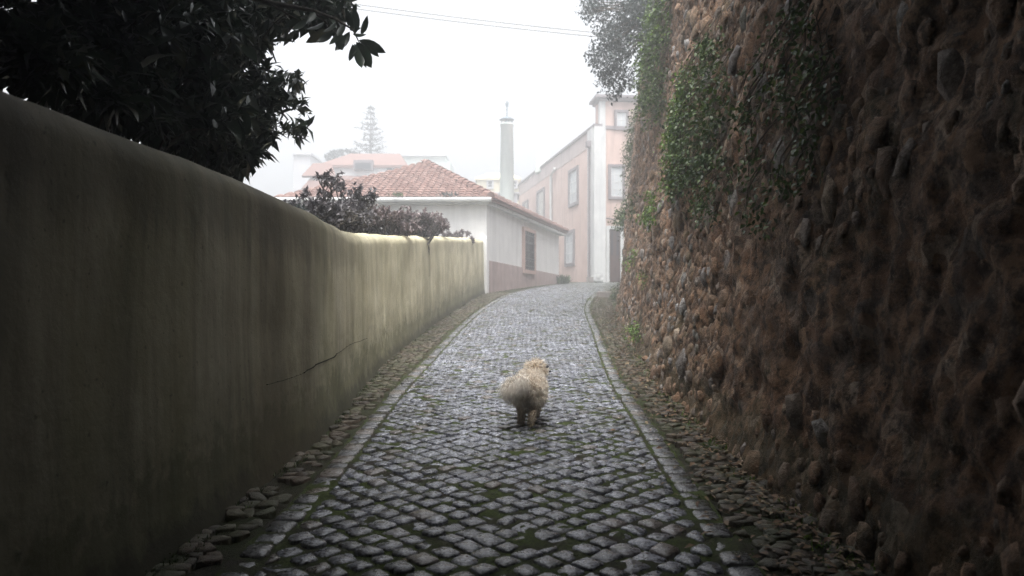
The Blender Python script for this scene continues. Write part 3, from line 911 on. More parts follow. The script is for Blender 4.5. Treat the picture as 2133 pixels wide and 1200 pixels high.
clump('ivy', 'dark ivy high on the shaded near part of the stone wall', 'ivy', 1650, 250, .55, .6, 1000, .035, iv, .8, .14)
clump('creeper', 'sparse creeper tips hanging on the darkest near part of the wall', 'creeper', 1730, 215, .16, .28, 220, .035, iv, 1, .15)
clump('ivy', 'ragged ivy strip below the hanging mat, thinning towards the path', 'ivy', 1490, 385, .6, .3, 700, .035, iv, .9, .10)
clump('ivy', 'ivy curtain along the far edge of the stone wall beside the pink building', 'ivy', 1304, 330, 1.7, 1.15, 1900, .055, iv, .8, .3)
clump('ivy', 'bushy ivy knot jutting from the far edge of the wall above the door', 'ivy', 1290, 455, 1.0, .45, 900, .065, iv, .6, .38, None, iv2)
clump('wall_fern', 'small leafy tuft rooted in the wall face, the roundest one', 'plant', 1372, 445, .34, .22, 260, .045, iv2, .9, .2, 'tufts growing from the stone wall', iv)
clump('wall_fern', 'pale tuft on the wall between the ivy curtain and the round tuft', 'plant', 1328, 428, .5, .22, 220, .045, iv, .9, .18, 'tufts growing from the stone wall')
clump('wall_fern', 'bright thin tuft midway up the lit stones of the wall', 'plant', 1334, 540, .34, .14, 130, .04, iv2, .8, .14, 'tufts growing from the stone wall')
clump('wall_fern', 'tiny tuft just below the bright thin tuft', 'plant', 1352, 578, .16, .12, 70, .035, iv2, .9, .12, 'tufts growing from the stone wall')
clump('wall_fern', 'grassy tuft low on the wall near the paving', 'plant', 1338, 692, .5, .08, 150, .045, iv2, -.3, .16, 'tufts growing from the stone wall')
clump('wall_fern', 'weed tuft at the foot of the far wall end beside the slab', 'plant', 1291, 610, .8, .25, 300, .05, iv, -.3, .25, 'tufts growing from the stone wall')

# shrub that hangs over the lane from the top of the stone wall
sh = empty('overhanging_shrub', (3.4, 14, zg(14) + WH))
tag(sh, 'misty grey-green shrub leaning into the lane from the top of the stone wall', 'shrub')
SI = Matrix.Translation((-3.4, -14, -zg(14) - WH))
cs = []
for (bx, by, bd, rx, ry, rd, n) in ((1270, 40, 13.5, 55, 60, 1.0, 240), (1320, 90, 13, 55, 80, 1.2, 360), (1255, 110, 13.8, 32, 45, .7, 95), (1285, 165, 13.6, 40, 38, .8, 150), (1360, 30, 12.5, 60, 70, 1.2, 300),
                               (1235, 18, 13.6, 28, 24, .4, 40), (1400, 60, 11.5, 50, 90, 1.0, 250), (1330, -20, 13, 80, 40, 1, 150)):
    for _ in range(n):
        v = rng.normal(size=3); v = v / np.linalg.norm(v) * rng.uniform(.1, 1) ** .45
        q = P(bx + rx * v[0], by + ry * v[1], bd + rd * v[2])
        if noise.noise(q * 1.6) < -.12: continue
        cs.append(q[:])
cs = np.array(cs)
Pn, D, U, L_, W = rosettes(cs, 10, .075, .5, 1.0)
Pn = Pn + rng.normal(size=Pn.shape) * .06
o = leaves('foliage', Pn, D, U, L_, W, M['shrub_blue'], sh); o.matrix_parent_inverse = SI; tag(o, kind='stuff')
mb = MB(); root = Vector((3.0, 13.5, zg(13.5) + WH - .5))
for c_ in cs[rng.choice(len(cs), 90, replace=False)]:
    b = Vector(c_); m1 = root.lerp(b, .45) + Vector((random.uniform(-.2, .2), random.uniform(-.3, .3), .35))
    mb.tube([root, m1, b], [.03, .014, .004], 4, False)
o = tag(mb.build('branches', M['stem'], sh), kind='stuff'); o.matrix_parent_inverse = SI

# ------------------------------------------------------------------ low shrubs behind the garden wall
def knobby(label, px_, ytop, y, wid, hgt, n, mat, seed, spiky=False):
    rs = random.Random(seed)
    base = P(px_, 0, y); base.z = TL(y) - .32; base.x = min(base.x, XL(y) - .46)
    e = empty('garden_shrub', base); tag(e, label, 'shrub', 'knobby shrubs behind the garden wall')
    inv = Matrix.Translation(-base)
    mb = MB(); tips = []; axes = []
    def grow(p, d, ln, r_, lvl):
        q = p + d * ln
        mid = p.lerp(q, .5) + Vector((rs.gauss(0, ln * .1), rs.gauss(0, ln * .1), rs.gauss(0, ln * .05)))
        mb.tube([p, mid, q], [r_, r_ * .85, r_ * .7], 5, lvl == 3)
        if lvl >= 3: tips.append(q[:]); axes.append(d[:]); return
        for _ in range(rs.choice((2, 3, 3))):
            nd = (d + Vector((rs.gauss(0, .55), rs.gauss(0, .45), rs.uniform(-.05, .55)))).normalized()
            grow(q, nd, ln * rs.uniform(.55, .85), r_ * .68, lvl + 1)
    for _ in range(int(n * 1.5)):
        s0 = base + Vector((rs.uniform(-wid, wid) * .75, rs.uniform(-.3, .3), 0))
        d = Vector((rs.gauss(0, .45), rs.gauss(0, .3), 1)).normalized()
        grow(s0, d, hgt * rs.uniform(.22, .42), .021, 0)
    Pn, D, U, L_, W = rosettes(np.repeat(np.array(tips), 2, 0) + rng.normal(size=(2 * len(tips), 3)) * .02, 8, .058, .55, .9, np.repeat(np.array(axes), 2, 0) + np.array([0, 0, .3]))
    o = leaves('foliage', Pn, D, U, L_, W, mat, e); o.matrix_parent_inverse = inv; tag(o, kind='stuff')
    o = mb.build('stems', M['bark'], e, True); o.matrix_parent_inverse = inv; tag(o, kind='stuff')
knobby('pale frosted shrub closest to the tall tree, behind the wall', 595, 375, 7.4, .26, .54, 9, M['shrub_blue'], 1)
knobby('dark slate tangle of twigs just beside the pale frosted shrub', 660, 380, 8.0, .32, .62, 11, M['darkmauve'], 2)
knobby('tallest knobby shrub with twigs rising in front of the red roofs', 705, 345, 8.6, .2, .92, 7, M['darkmauve'], 3)
knobby('brown twiggy shrub right of the tallest one', 765, 420, 10.0, .48, .68, 12, M['mauve'], 4)
knobby('gnarled mauve shrub in the middle of the row along the wall', 835, 430, 12.0, .58, .76, 12, M['mauve'], 5)
knobby('dense mauve shrub under the white gutter', 905, 440, 14.2, .6, .74, 12, M['mauve'], 6)
knobby('last low mauve shrub trailing towards the white house corner', 968, 470, 18.3, .44, .46, 8, M['mauve'], 7)

# ------------------------------------------------------------------ buildings
def frame2(o, d, n):
    """local (s along wall, t outward, z up)"""
    o = Vector(o); d = Vector(d).normalized(); n = Vector(n).normalized()
    return lambda s, t, z: (o + d * s + n * t + Vector((0, 0, z)))[:]
def s_at(o, d, px_):
    u = (px_ - 1066.5) / F
    return (u * o[1] - o[0]) / (d[0] - u * d[1])
def window(parent, inv, fr, s0, s1, z0, z1, mat_s, mat_p, bars=(1, 2), sw_=.1, frame_mat=None, deep=.0):
    if s0 > s1: s0, s1 = s1, s0
    w = MB()
    for (a, b, c_, d_) in ((s0 - sw_, s0, z0 - sw_, z1 + sw_), (s1, s1 + sw_, z0 - sw_, z1 + sw_), (s0, s1, z1, z1 + sw_), (s0, s1, z0 - sw_, z0)):
        w.box(a, b, -.05, .09, c_, d_, fr)
    o = w.build('window', mat_s, parent); o.matrix_parent_inverse = inv
    m = MB(); m.box(s0, s1, -.05, .006, z0, z1, fr); q = m.build('pane', mat_p, o)
    m = MB(); fm = frame_mat or M['trim']; t_ = .045
    m.box(s0, s0 + t_, .006, .03, z0, z1, fr); m.box(s1 - t_, s1, .006, .03, z0, z1, fr)
    m.box(s0 + t_, s1 - t_, .006, .03, z0, z0 + t_, fr); m.box(s0 + t_, s1 - t_, .006, .03, z1 - t_, z1, fr)
    for k in range(1, bars[0] + 1):
        s = s0 + (s1 - s0) * k / (bars[0] + 1); m.box(s - t_ * .4, s + t_ * .4, .006, .026, z0 + t_, z1 - t_, fr)
    for k in range(1, bars[1] + 1):
        z = z0 + (z1 - z0) * k / (bars[1] + 1); m.box(s0 + t_, s1 - t_, .006, .022, z - t_ * .4, z + t_ * .4, fr)
    m.build('frame', fm, o)
    return o
def prism(mb, poly, z0, z1):
    n = len(poly)
    vs = [(p[0], p[1], z0) for p in poly] + [(p[0], p[1], z1) for p in poly]
    mb.add(vs, [tuple(reversed(range(n))), tuple(range(n, 2 * n))] + [(k, (k+1) % n, n + (k+1) % n, n + k) for k in range(n)])

# --- white house at the bend
A = Vector((-.70, 20.35, 0)); B = Vector((1.93, 30.5, 0)); D0 = Vector((-6.2, 20.45, 0)); E0 = Vector((-4.2, 31.5, 0))
wh = empty('white_house', (-3, 24, .3)); WI = Matrix.Translation((3, -24, -.3))
tag(wh, 'low whitewashed house with pink plinth and red tiled hipped roof at the bend', 'house')
ZE = 2.62
mb = MB(); prism(mb, [A[:2], B[:2], E0[:2], D0[:2]], -.4, ZE)
o = mb.build('wall', M['white'], wh); o.matrix_parent_inverse = WI
dr = (B - A).normalized(); nrm = Vector((dr.y, -dr.x, 0)); fr = frame2(A, dr, nrm); LR = (B - A).length
m = MB(); vs = [fr(0, -.02, -.4), fr(LR, -.02, -.2), fr(LR, .03, -.2), fr(0, .03, -.4), fr(0, -.02, 1.03), fr(LR, -.02, .93), fr(LR, .03, .93), fr(0, .03, 1.03)]
m.add(vs, [(0, 1, 2, 3), (4, 7, 6, 5), (0, 4, 5, 1), (1, 5, 6, 2), (2, 6, 7, 3), (3, 7, 4, 0)])
o = m.build('plinth', M['plinth'], wh); o.matrix_parent_inverse = WI
m = MB(); m.box(-.16, .06, -.2, .05, -.35, 1.60, fr)
o = m.build('corner_post', M['white'], wh); o.matrix_parent_inverse = WI
s0 = s_at(A, dr, 1089); s1 = s_at(A, dr, 1110); yw = A.y + dr.y * (s0 + s1) / 2
z0, z1 = (HY - 563) / F * yw, (HY - 484) / F * yw
w_ = window(wh, WI, fr, s0, s1, z0, z1, M['pink_trim'], M['dark_pane'], (1, 3), .12, M['iron'])
m = MB()
for k in range(5):
    s = s0 + (s1 - s0) * (k + .5) / 5; m.box(s - .012, s + .012, .05, .075, z0, z1, fr)
for k in range(5):
    z = z0 + (z1 - z0) * (k + .5) / 5; m.box(s0, s1, .076, .09, z - .012, z + .012, fr)
m.build('window_grille', M['iron'], w_)
# roof
R1 = P(885, 339, 25.2)
E1 = A + Vector((.12, -.28, ZE + .10)); E2 = B + Vector((.35, .3, ZE + .12)); E3 = D0 + Vector((-.3, -.3, ZE + .1)); E4 = E0 + Vector((-.3, .3, ZE + .1))
# the ridge falls away to the left so the far end reads lower
R0 = R1 + Vector((-.01, .02, 0))
m = MB()
top_ = [E1, E2, R1, R0, E3, E4]
vs = [v[:] for v in top_] + [(v.x, v.y, v.z - .07) for v in top_]
m.add(vs, [(0, 1, 2), (0, 2, 3, 4), (1, 5, 3, 2), (4, 3, 5), (0, 6, 7, 1), (0, 4, 10, 6), (6, 10, 11, 7), (1, 7, 11, 5), (4, 5, 11, 10)])
roof = m.build('roof', M['tile'], wh); roof.matrix_parent_inverse = WI
# eaves board and gutter
m = MB(); g0 = E3 + Vector((0, -.02, -.06)); g1 = E1 + Vector((.02, -.02, -.06))
m.tube([g0, g1], .07, 8); o = m.build('gutter', M['trim'], wh); o.matrix_parent_inverse = WI
m = MB(); prism(m, [(A.x + .06, A.y - .24), (B.x + .3, B.y + .2), (E0.x, E0.y), (D0.x, D0.y - .26)], ZE - .06, ZE + .02)
o = m.build('eaves', M['trim'], wh); o.matrix_parent_inverse = WI
# clay tiles: barrel pieces in courses
def tile_mesh(w, ln, rise):
    vs = []; n = 4
    for e_, sc in ((0, 1.0), (1, .85)):
        for k in range(n + 1):
            a = math.pi * k / n; vs.append((math.cos(a) * w * .5 * sc, e_ * ln, math.sin(a) * rise * sc + .02 * (1 - e_)))
    fs = [(k, k + 1, n + 2 + k, n + 1 + k) for k in range(n)]
    vs += [(math.cos(math.pi * k / n) * w * .42, 0, math.sin(math.pi * k / n) * rise * .75) for k in range(n + 1)]
    fs += [(k, 2*(n+1) + k, 2*(n+1) + k + 1, k + 1) for k in range(n)]
    me = bpy.data.meshes.new('tile'); me.from_pydata(vs, [], [f[::-1] for f in fs]); me.update(); me.materials.append(M['tile'])
    return me
TM = tile_mesh(.20, .34, .032)
def tile_plane(a, b, c_, d_, sp=(.20, .30)):
    """tiles on a quad: a->b is the eave, d_->c_ the ridge side"""
    a, b, c_, d_ = map(Vector, (a, b, c_, d_))
    ex = (b - a).normalized(); nn = (b - a).cross(c_ - a).normalized()
    if nn.z < 0: nn = -nn
    ey = nn.cross(ex).normalized()
    if (c_ - a).dot(ey) < 0: ey = -ey
    poly = [((q - a).dot(ex), (q - a).dot(ey)) for q in (a, b, c_, d_)]
    out = []; H = max(p[1] for p in poly); 
    def inside(x, y):
        r_ = False; j = len(poly) - 1
        for i in range(len(poly)):
            xi, yi = poly[i]; xj, yj = poly[j]
            if (yi > y) != (yj > y) and x < (xj - xi) * (y - yi) / (yj - yi + 1e-12) + xi: r_ = not r_
            j = i
        return r_
    x0 = min(p[0] for p in poly); x1 = max(p[0] for p in poly); y = -.02
    while y < H:
        x = x0 + sp[0] / 2
        while x < x1:
            if inside(x, max(y + .1, .1)): out.append(Matrix.Translation(a + ex * (x + random.gauss(0, .006)) + ey * (y + random.gauss(0, .006)) + nn * .005) @ Matrix((ex, ey, nn)).transposed().to_4x4())
            x += sp[0]
        y += sp[1]
    return out
tiles = tile_plane(E3, E1, R1, R0) + tile_plane(E1, E2, R1, R1 + Vector((.001, 0, 0)))
tiles.sort(key=lambda q: (q.translation.y - (200 if in_frame(q.translation, 0) and proj(q.translation)[0] > 700 else 0)))
me_v = np.array([v.co[:] for v in TM.vertices]); me_f = np.array([p.vertices[:] for p in TM.polygons])
VV = []; FF = []; off = 0
for i, q in enumerate(tiles):
    if i < 300:
        o = bpy.data.objects.new('tile', TM); o.parent = roof; o.matrix_basis = q; COL.objects.link(o)
    else:
        A_ = np.array(q); VV.append(me_v @ A_[:3, :3].T + A_[:3, 3]); FF.append(me_f + off); off += len(me_v)
o = obj('tiles', np_mesh('tiles', np.concatenate(VV), [np.concatenate(FF)], M['tile']), roof); tag(o, kind='stuff')
m = MB()
for a_, b_ in ((E1, R1), (E2, R1), (R1, R0)):
    k = int((b_ - a_).length / .38)
    for j in range(k):
        p = Vector(a_).lerp(Vector(b_), j / k); q = Vector(a_).lerp(Vector(b_), (j + 1.12) / k)
        m.tube([p + Vector((0, 0, .04)), q + Vector((0, 0, .02))], [.12, .095], 8)
m.build('ridge_tiles', M['tile'], roof)

# --- pink building
P0 = Vector((3.84, 34, 0)); P1 = Vector((.31, 53, 0)); dl = (P1 - P0).normalized(); nl = Vector((-dl.y, dl.x, 0))
P2 = P0 + Vector((9, 1.0, 0)); dp = (P2 - P0).normalized(); npn = Vector((dp.y, -dp.x, 0))
pb = empty('pink_building', P0 + Vector((3, 4, .7))); PI_ = Matrix.Translation(-(P0 + Vector((3, 4, .7))))
tag(pb, 'two storey faded salmon pink building with pale corner pilasters up the lane', 'building')
def pbuild(m, name, mat, **k):
    o = m.build(name, mat, pb, **k); o.matrix_parent_inverse = PI_; return o
ZT = (HY - 264) / F * 34
m = MB(); far = P1 + Vector((9, 1, 0)); prism(m, [P0[:2], P2[:2], (P2.x, P2.y + 14), far[:2], P1[:2]], 0, ZT); pbuild(m, 'wall', M['pink'])
fl = frame2(P0, dl, nl); frp = frame2(P0, dp, npn); LL = (P1 - P0).length
m = MB(); m.box(-.1, LL, -.3, .10, ZT, ZT + .12, fl); pbuild(m, 'cornice', M['grey_trim'])
m = MB(); m.box(.9, LL, -.1, .02, ZT - .75, ZT - .002, fl); pbuild(m, 'frieze', m_plain('weathered_frieze', (.40, .33, .31), (.52, .45, .43), 1.5, .85, .5))
for xa, xb, ya, yb in ((1188, 1204, 357, 423), (1121, 1134, 400, 455), (1091, 1100, 424, 447), (1180, 1196, 487, 548)):
    s0 = s_at(P0, dl, xa); s1 = s_at(P0, dl, xb); yw = P0.y + dl.y * (s0 + s1) / 2
    window(pb, PI_, fl, s0, s1, (HY - yb) / F * yw, (HY - ya) / F * yw, M['grey_trim'], M['pane'], (1, 2), .16)
# right hand face: windows and door
for xa, xb, ya, yb, br in ((1272, 1296, 348, 410, (2, 3)), ):
    s0 = s_at(P0, dp, xa); s1 = s_at(P0, dp, xb); yw = P0.y + dp.y * (s0 + s1) / 2
    window(pb, PI_, frp, s0, s1, (HY - yb) / F * yw, (HY - ya) / F * yw, M['grey_trim'], M['pane'], br, .12)
s0 = s_at(P0, dp, 1269); s1 = s_at(P0, dp, 1292); yw = 34.2
m = MB(); zb = zg(34.2); zt = (HY - 478) / F * yw
for (a, b, c_, d_) in ((s0 - .15, s0, zb, zt + .15), (s1, s1 + .15, zb, zt + .15), (s0, s1, zt, zt + .15)): m.box(a, b, -.05, .06, c_, d_, frp)
dsur = pbuild(m, 'door_surround', M['trim'])
m = MB(); m.box(s0, s1, -.05, .012, zb, zt, frp); dd = pbuild(m, 'door', M['wood'])
for k in range(2):
    w0 = s0 + (s1 - s0) * (k * .5 + .06); w1 = s0 + (s1 - s0) * (k * .5 + .44)
    m = MB(); m.box(w0, w1, .012, .03, zb + .2, zb + 1.1, frp); m.build('panel', M['wood'], dd)
    m = MB(); m.box(w0 + .05, w1 - .05, .012, .02, zb + 1.25, zt - .1, frp); m.build('pane', M['dark_pane'], dd)
# pilasters
m = MB(); m.box(.06, 1.0, -.02, .10, 0, ZT - .003, fl); pbuild(m, 'pilaster', M['trim'])
m = MB(); m.box(-.08, .46, -.03, .10, 0, ZT + .001, frp); pbuild(m, 'pilaster', M['trim'])
# upper block
ZU = (HY - 214) / F * 34.3
m = MB(); m.box(.22, 8.5, -1.0, -.02, ZT, ZU, frp); pbuild(m, 'upper_wall', M['pink'])
m = MB(); m.box(.20, .46, -.3, .03, ZT, ZU - .002, frp); pbuild(m, 'upper_pilaster', M['trim'])
m = MB(); m.box(.10, 8.7, -1.1, .16, ZU, ZU + .12, frp); m.box(-.04, 8.8, -1.2, .30, ZU + .12, ZU + .24, frp); pbuild(m, 'upper_cornice', M['grey_trim'])
s0 = s_at(P0, dp, 1284); s1 = s_at(P0, dp, 1304)
window(pb, PI_, frp, s0, s1, (HY - 268) / F * 34.3, (HY - 236) / F * 34.3, M['grey_trim'], M['pane'], (1, 1), .1)
m = MB(); m.box(.46, 8.5, -.02, .05, ZT - .1, ZT + .05, frp); pbuild(m, 'string_course', M['grey_trim'])
# pipes
def pipe(px_, ya, yb, fr_, o_, d_, r_=.05, t_=.14):
    s = s_at(o_, d_, px_); yw = o_.y + d_.y * s
    return s, (HY - ya) / F * yw, (HY - yb) / F * yw
s, za, zb_ = pipe(1234, 300, 588, fl, P0, dl); m = MB(); m.tube([fl(s, .17, zb_), fl(s, .17, za)], .055, 8); m.box(s - .14, s + .14, .09, .30, za - .15, za + .12, fl); pbuild(m, 'downpipe', M['grey_trim'])
s, za, zb_ = pipe(1151, 368, 466, fl, P0, dl); m = MB(); m.tube([fl(s, .10, zb_ - 2.5), fl(s, .10, za), fl(s - 1.0, .12, za + .30)], .075, 8); pbuild(m, 'downpipe', M['trim'])
s, za, zb_ = pipe(1262, 455, 480, frp, P0, dp); m = MB(); m.tube([frp(s, .12, za), frp(s + .3, .12, za - .05), frp(s + .5, .12, za - .25)], .03, 6); pbuild(m, 'bracket', M['iron'])
# chimney on its roof
c_ = P(1130, 385, 45)
m = MB(); m.box(c_.x - .42, c_.x + .42, c_.y, c_.y + 1.0, ZT - .2, (HY - 322) / F * 45); m.box(c_.x - .27, c_.x + .33, c_.y + .1, c_.y + .9, (HY - 322) / F * 45, (HY - 315) / F * 45); pbuild(m, 'chimney', M['pale_green'])
# white stone seat and a wooden crate at its foot
b0 = P(1245, 588, 33.3); b0.z = zg(33.3)
m = MB(); m.box(-.22, .22, -.2, .2, 0, .22); m.tube([(0, 0, .22), (0, 0, .32), (0, 0, .40)], [.24, .3, .2], 10)
o = m.build('stone_planter', M['trim'], None, True); o.location = b0; tag(o, 'white stone planter at the foot of the pale pilaster', 'planter')
b1 = P(1229, 588, 33.2); b1.z = zg(33.2)
cr = empty('crate', b1); tag(cr, 'small brownish crate standing beside the white planter', 'crate')
for k in range(3):
    m = MB(); m.box(-.15, .15, -.12, .12, .012 + k * .085, .08 + k * .085); m.build('slat', M['slab'], cr)

# --- chimney tower with cowl and weathervane
def lathe(mb, c, prof_, n=16):
    vs = [];
    for z, r_ in prof_:
        for k in range(n): vs.append((c[0] + r_ * math.cos(2*math.pi*k/n), c[1] + r_ * math.sin(2*math.pi*k/n), z))
    fs = [(i*n + k, i*n + (k+1) % n, (i+1)*n + (k+1) % n, (i+1)*n + k) for i in range(len(prof_)-1) for k in range(n)]
    fs.append(tuple(range(n))[::-1]); fs.append(tuple((len(prof_)-1)*n + k for k in range(n)))
    mb.add(vs, fs)
YC = 43.0; cc_ = P(1056, 0, YC); zt = (HY - 258) / F * YC
ct = empty('chimney_tower', (cc_.x, YC, 1)); CI = Matrix.Translation((-cc_.x, -YC, -1))
tag(ct, 'tall pale round chimney tower with cone cowl and weathervane on top', 'chimney')
m = MB(); lathe(m, (cc_.x, YC), [(.5, .50), (4.5, .44), (zt - .1, .365), (zt - .1, .40), (zt, .40)], 20); o = m.build('shaft', M['pale_green'], ct, True); o.matrix_parent_inverse = CI
m = MB(); lathe(m, (cc_.x, YC), [(zt, .16), (zt + .16, .16)], 8)
for k in range(4): 
    a = k * math.pi / 2; m.tube([(cc_.x + .3 * math.cos(a), YC + .3 * math.sin(a), zt), (cc_.x + .3 * math.cos(a), YC + .3 * math.sin(a), zt + .22)], .03, 6)
o = m.build('cowl_posts', M['zinc'], ct); o.matrix_parent_inverse = CI
m = MB(); lathe(m, (cc_.x, YC), [(zt + .20, .40), (zt + .22, .45), (zt + .33, .30), (zt + .44, .06), (zt + .45, .02)], 20); o = m.build('cowl', M['zinc'], ct, True); o.matrix_parent_inverse = CI
m = MB(); zc = zt + .36
m.tube([(cc_.x, YC, zc), (cc_.x, YC, zc + .95)], .04, 6); m.tube([(cc_.x - .18, YC, zc + .45), (cc_.x + .18, YC, zc + .45)], .018, 5)
pts = [(-.13, 0, .85), (-.05, 0, .62), (.08, 0, .62), (.12, 0, .98), (.03, 0, .80)]
m.add([(cc_.x + p[0], YC - .012, zc + p[2]) for p in pts] + [(cc_.x + p[0], YC + .012, zc + p[2]) for p in pts], [(0, 1, 2, 3, 4), (9, 8, 7, 6, 5)] + [(k, 5 + k, 5 + (k+1) % 5, (k+1) % 5) for k in range(5)])
o = m.build('weathervane', M['zinc'], ct); o.matrix_parent_inverse = CI

# --- far houses
def pbox(mb, xa, xb, ya, yb, y, depth):
    a = P(xa, yb, y); b = P(xb, ya, y); mb.box(a.x, b.x, y, y + depth, a.z, b.z)
def child(m, name, mat, par, smooth=False):
    o = m.build(name, mat, par, smooth); o.matrix_parent_inverse = Matrix.Translation(-par.location); return o
def hip(mb, xa, xb, ybase, ytop, y, depth, over=.4, ridge=.35):
    a = P(xa, ybase, y); b = P(xb, ybase, y); zt_ = P(xa, ytop, y + depth / 2).z
    x0, x1 = a.x - over, b.x + over; y0, y1 = y - over, y + depth + over; mm = (x1 - x0) * ridge
    vs = [(x0, y0, a.z), (x1, y0, a.z), (x1, y1, a.z), (x0, y1, a.z), (x0 + mm, (y0+y1)/2, zt_), (x1 - mm, (y0+y1)/2, zt_),
          (x0, y0, a.z - .15), (x1, y0, a.z - .15), (x1, y1, a.z - .15), (x0, y1, a.z - .15)]
    mb.add(vs, [(0, 1, 5, 4), (1, 2, 5), (2, 3, 4, 5), (3, 0, 4), (0, 6, 7, 1), (1, 7, 8, 2), (2, 8, 9, 3), (3, 9, 6, 0), (6, 9, 8, 7)])
vl = empty('villa', P(740, 380, 44)); tag(vl, 'villa with red roofs and a dark dormer window behind the white house', 'house')
m = MB(); a = P(650, 460, 44); b = P(838, 344, 44); m.box(a.x, b.x, 44, 52, 0, b.z); child(m, 'wall', M['white'], vl)
m = MB(); hip(m, 668, 842, 345, 320, 44.0, 8, .2, .2); child(m, 'roof', M['tile'], vl)
m = MB(); p = [P(628, 392, 41), P(790, 392, 41), P(760, 366, 43.9), P(650, 366, 43.9)]
m.add([q[:] for q in p] + [(q.x, q.y, q.z - .15) for q in p], [(0, 1, 2, 3), (4, 7, 6, 5), (0, 4, 5, 1), (1, 5, 6, 2), (2, 6, 7, 3), (3, 7, 4, 0)]); child(m, 'lower_roof', M['tile'], vl)
m = MB(); a = P(632, 470, 41.3); b = P(788, 394, 41.3); m.box(a.x, b.x, 41.3, 43.9, 0, b.z); child(m, 'lower_wall', M['white'], vl)
m = MB(); p = [P(628, 366, 42.6), P(700, 366, 42.6), P(690, 340, 43.9), P(652, 340, 43.9)]
m.add([q[:] for q in p] + [(q.x, q.y + .15, q.z - .1) for q in p], [(0, 1, 2, 3), (4, 7, 6, 5), (0, 4, 5, 1), (1, 5, 6, 2), (2, 6, 7, 3), (3, 7, 4, 0)]); child(m, 'porch_roof', M['tile'], vl)
m = MB(); pbox(m, 736, 776, 333, 354, 43.6, .5); dm = child(m, 'dormer', M['grey_trim'], vl)
m = MB(); pbox(m, 740, 772, 339, 352, 43.56, .035); m.build('pane', M['dark_pane'], dm)
m = MB(); pbox(m, 806, 816, 350, 360, 43.95, .04); o = child(m, 'window', M['dark_pane'], vl)
bt = empty('tower_block', P(628, 400, 58)); tag(bt, 'pale grey tower block fading in the mist left of the villa', 'building')
m = MB(); pbox(m, 611, 646, 322, 520, 58, 5); child(m, 'wall', M['pale'], bt)
m = MB(); pbox(m, 609, 648, 318, 322, 57.8, 5.4); child(m, 'parapet', M['pale'], bt)
gb2 = empty('green_building', P(885, 380, 60)); tag(gb2, 'pale greenish flat roofed building with a stubby chimney behind the villa', 'building')
m = MB(); pbox(m, 832, 928, 325, 520, 60, 6); child(m, 'wall', M['pale_green'], gb2)
m = MB(); pbox(m, 918, 931, 312, 325, 60.2, .6); child(m, 'chimney', M['pale_green'], gb2)
m = MB(); pbox(m, 928, 938, 336, 520, 60.1, 4); child(m, 'side_wing', M['pale_green'], gb2)
m = MB(); pbox(m, 829, 930, 322, 325, 59.8, 6.4); child(m, 'parapet', M['pale'], gb2)
ch = empty('cream_house', P(1040, 400, 52)); tag(ch, 'small cream house with a low roof behind the chimney tower', 'house')
m = MB(); a = P(993, 520, 52); b = P(1082, 372, 52); m.box(a.x, b.x, 52, 57, 0, b.z); child(m, 'wall', M['cream'], ch)
m = MB(); hip(m, 993, 1082, 371, 360, 52, 5, .12, .25); child(m, 'roof', M['cream'], ch)
fr_c = lambda s, t_, z: (s, 52 - t_, z)
a = P(1016, 391, 52); b = P(1026, 377, 52)
window(ch, Matrix.Translation(-ch.location), fr_c, a.x, b.x, a.z, b.z, M['pale'], M['dark_pane'], (0, 1), .08)
a = P(1066, 391, 52); b = P(1076, 377, 52)
window(ch, Matrix.Translation(-ch.location), fr_c, a.x, b.x, a.z, b.z, M['pale'], M['dark_pane'], (0, 1), .08)
ob = empty('outbuilding', P(1050, 420, 40)); tag(ob, 'low pale grey outbuilding at the base of the chimney tower', 'building')
m = MB(); a = P(1022, 520, 44); b = P(1078, 404, 44); m.box(a.x, b.x, 44, 47, 0, b.z); child(m, 'wall', M['pale'], ob)
m = MB(); m.box(a.x - .1, b.x + .1, 43.9, 47.1, b.z, b.z + .1); child(m, 'roof', M['pale'], ob)

# --- conifer
def conifer(px_, ytop, ybase, y, wpx, label, seed, group=None):
    rs = random.Random(seed); top_ = P(px_, ytop, y); base = P(px_, ybase, y); base.z = min(base.z, 1.3)
    e = empty('conifer', base); tag(e, label, 'tree', group); inv = Matrix.Translation(-base)
    m = MB(); m.tube([base, top_], [.22, .02], 6); o = m.build('trunk', M['bark'], e); o.matrix_parent_inverse = inv
    H = top_.z - P(px_, ybase, y).z; pts = []; dirs = []; br = MB()
    nl_ = 11
    for k in range(nl_):
        f = k / nl_; z = top_.z - H * (f * .98 + .03); ln = (wpx / F * y / 2) * (f ** .8 * .9 + .12) * rs.uniform(.75, 1.15)
        for j in range(6):
            a = j * math.pi / 3 + rs.uniform(-.3, .3) + k; l2 = ln * rs.uniform(.7, 1.15)
            p0 = Vector((top_.x, y, z)); d = Vector((math.cos(a), math.sin(a), 0))
            p1 = p0 + d * l2 * .6 + Vector((0, 0, -.02)); p2 = p0 + d * l2 + Vector((0, 0, .12 * l2))
            br.tube([p0, p1, p2], [.035, .025, .01], 4, False)
            for s_ in range(int(4 + 9 * l2)):
                t_ = rs.uniform(.2, 1); q = p0.lerp(p1, t_ / .6) if t_ < .6 else p1.lerp(p2, (t_ - .6) / .4)
                pts.append((q + Vector((rs.gauss(0, .05), rs.gauss(0, .05), rs.gauss(0, .03))))[:]); dirs.append((d * .5 + Vector((rs.gauss(0, .6), rs.gauss(0, .6), rs.gauss(.1, .3))))[:])
    o = tag(br.build('branches', M['bark'], e), kind='stuff'); o.matrix_parent_inverse = inv
    pts = np.array(pts); n = len(pts)
    o = leaves('crown', pts, np.array(dirs), rand_unit(n) + np.array([0, 0, 1.5]), rng.uniform(.2, .36, n), rng.uniform(.07, .12, n), M['conifer'], e); o.matrix_parent_inverse = inv
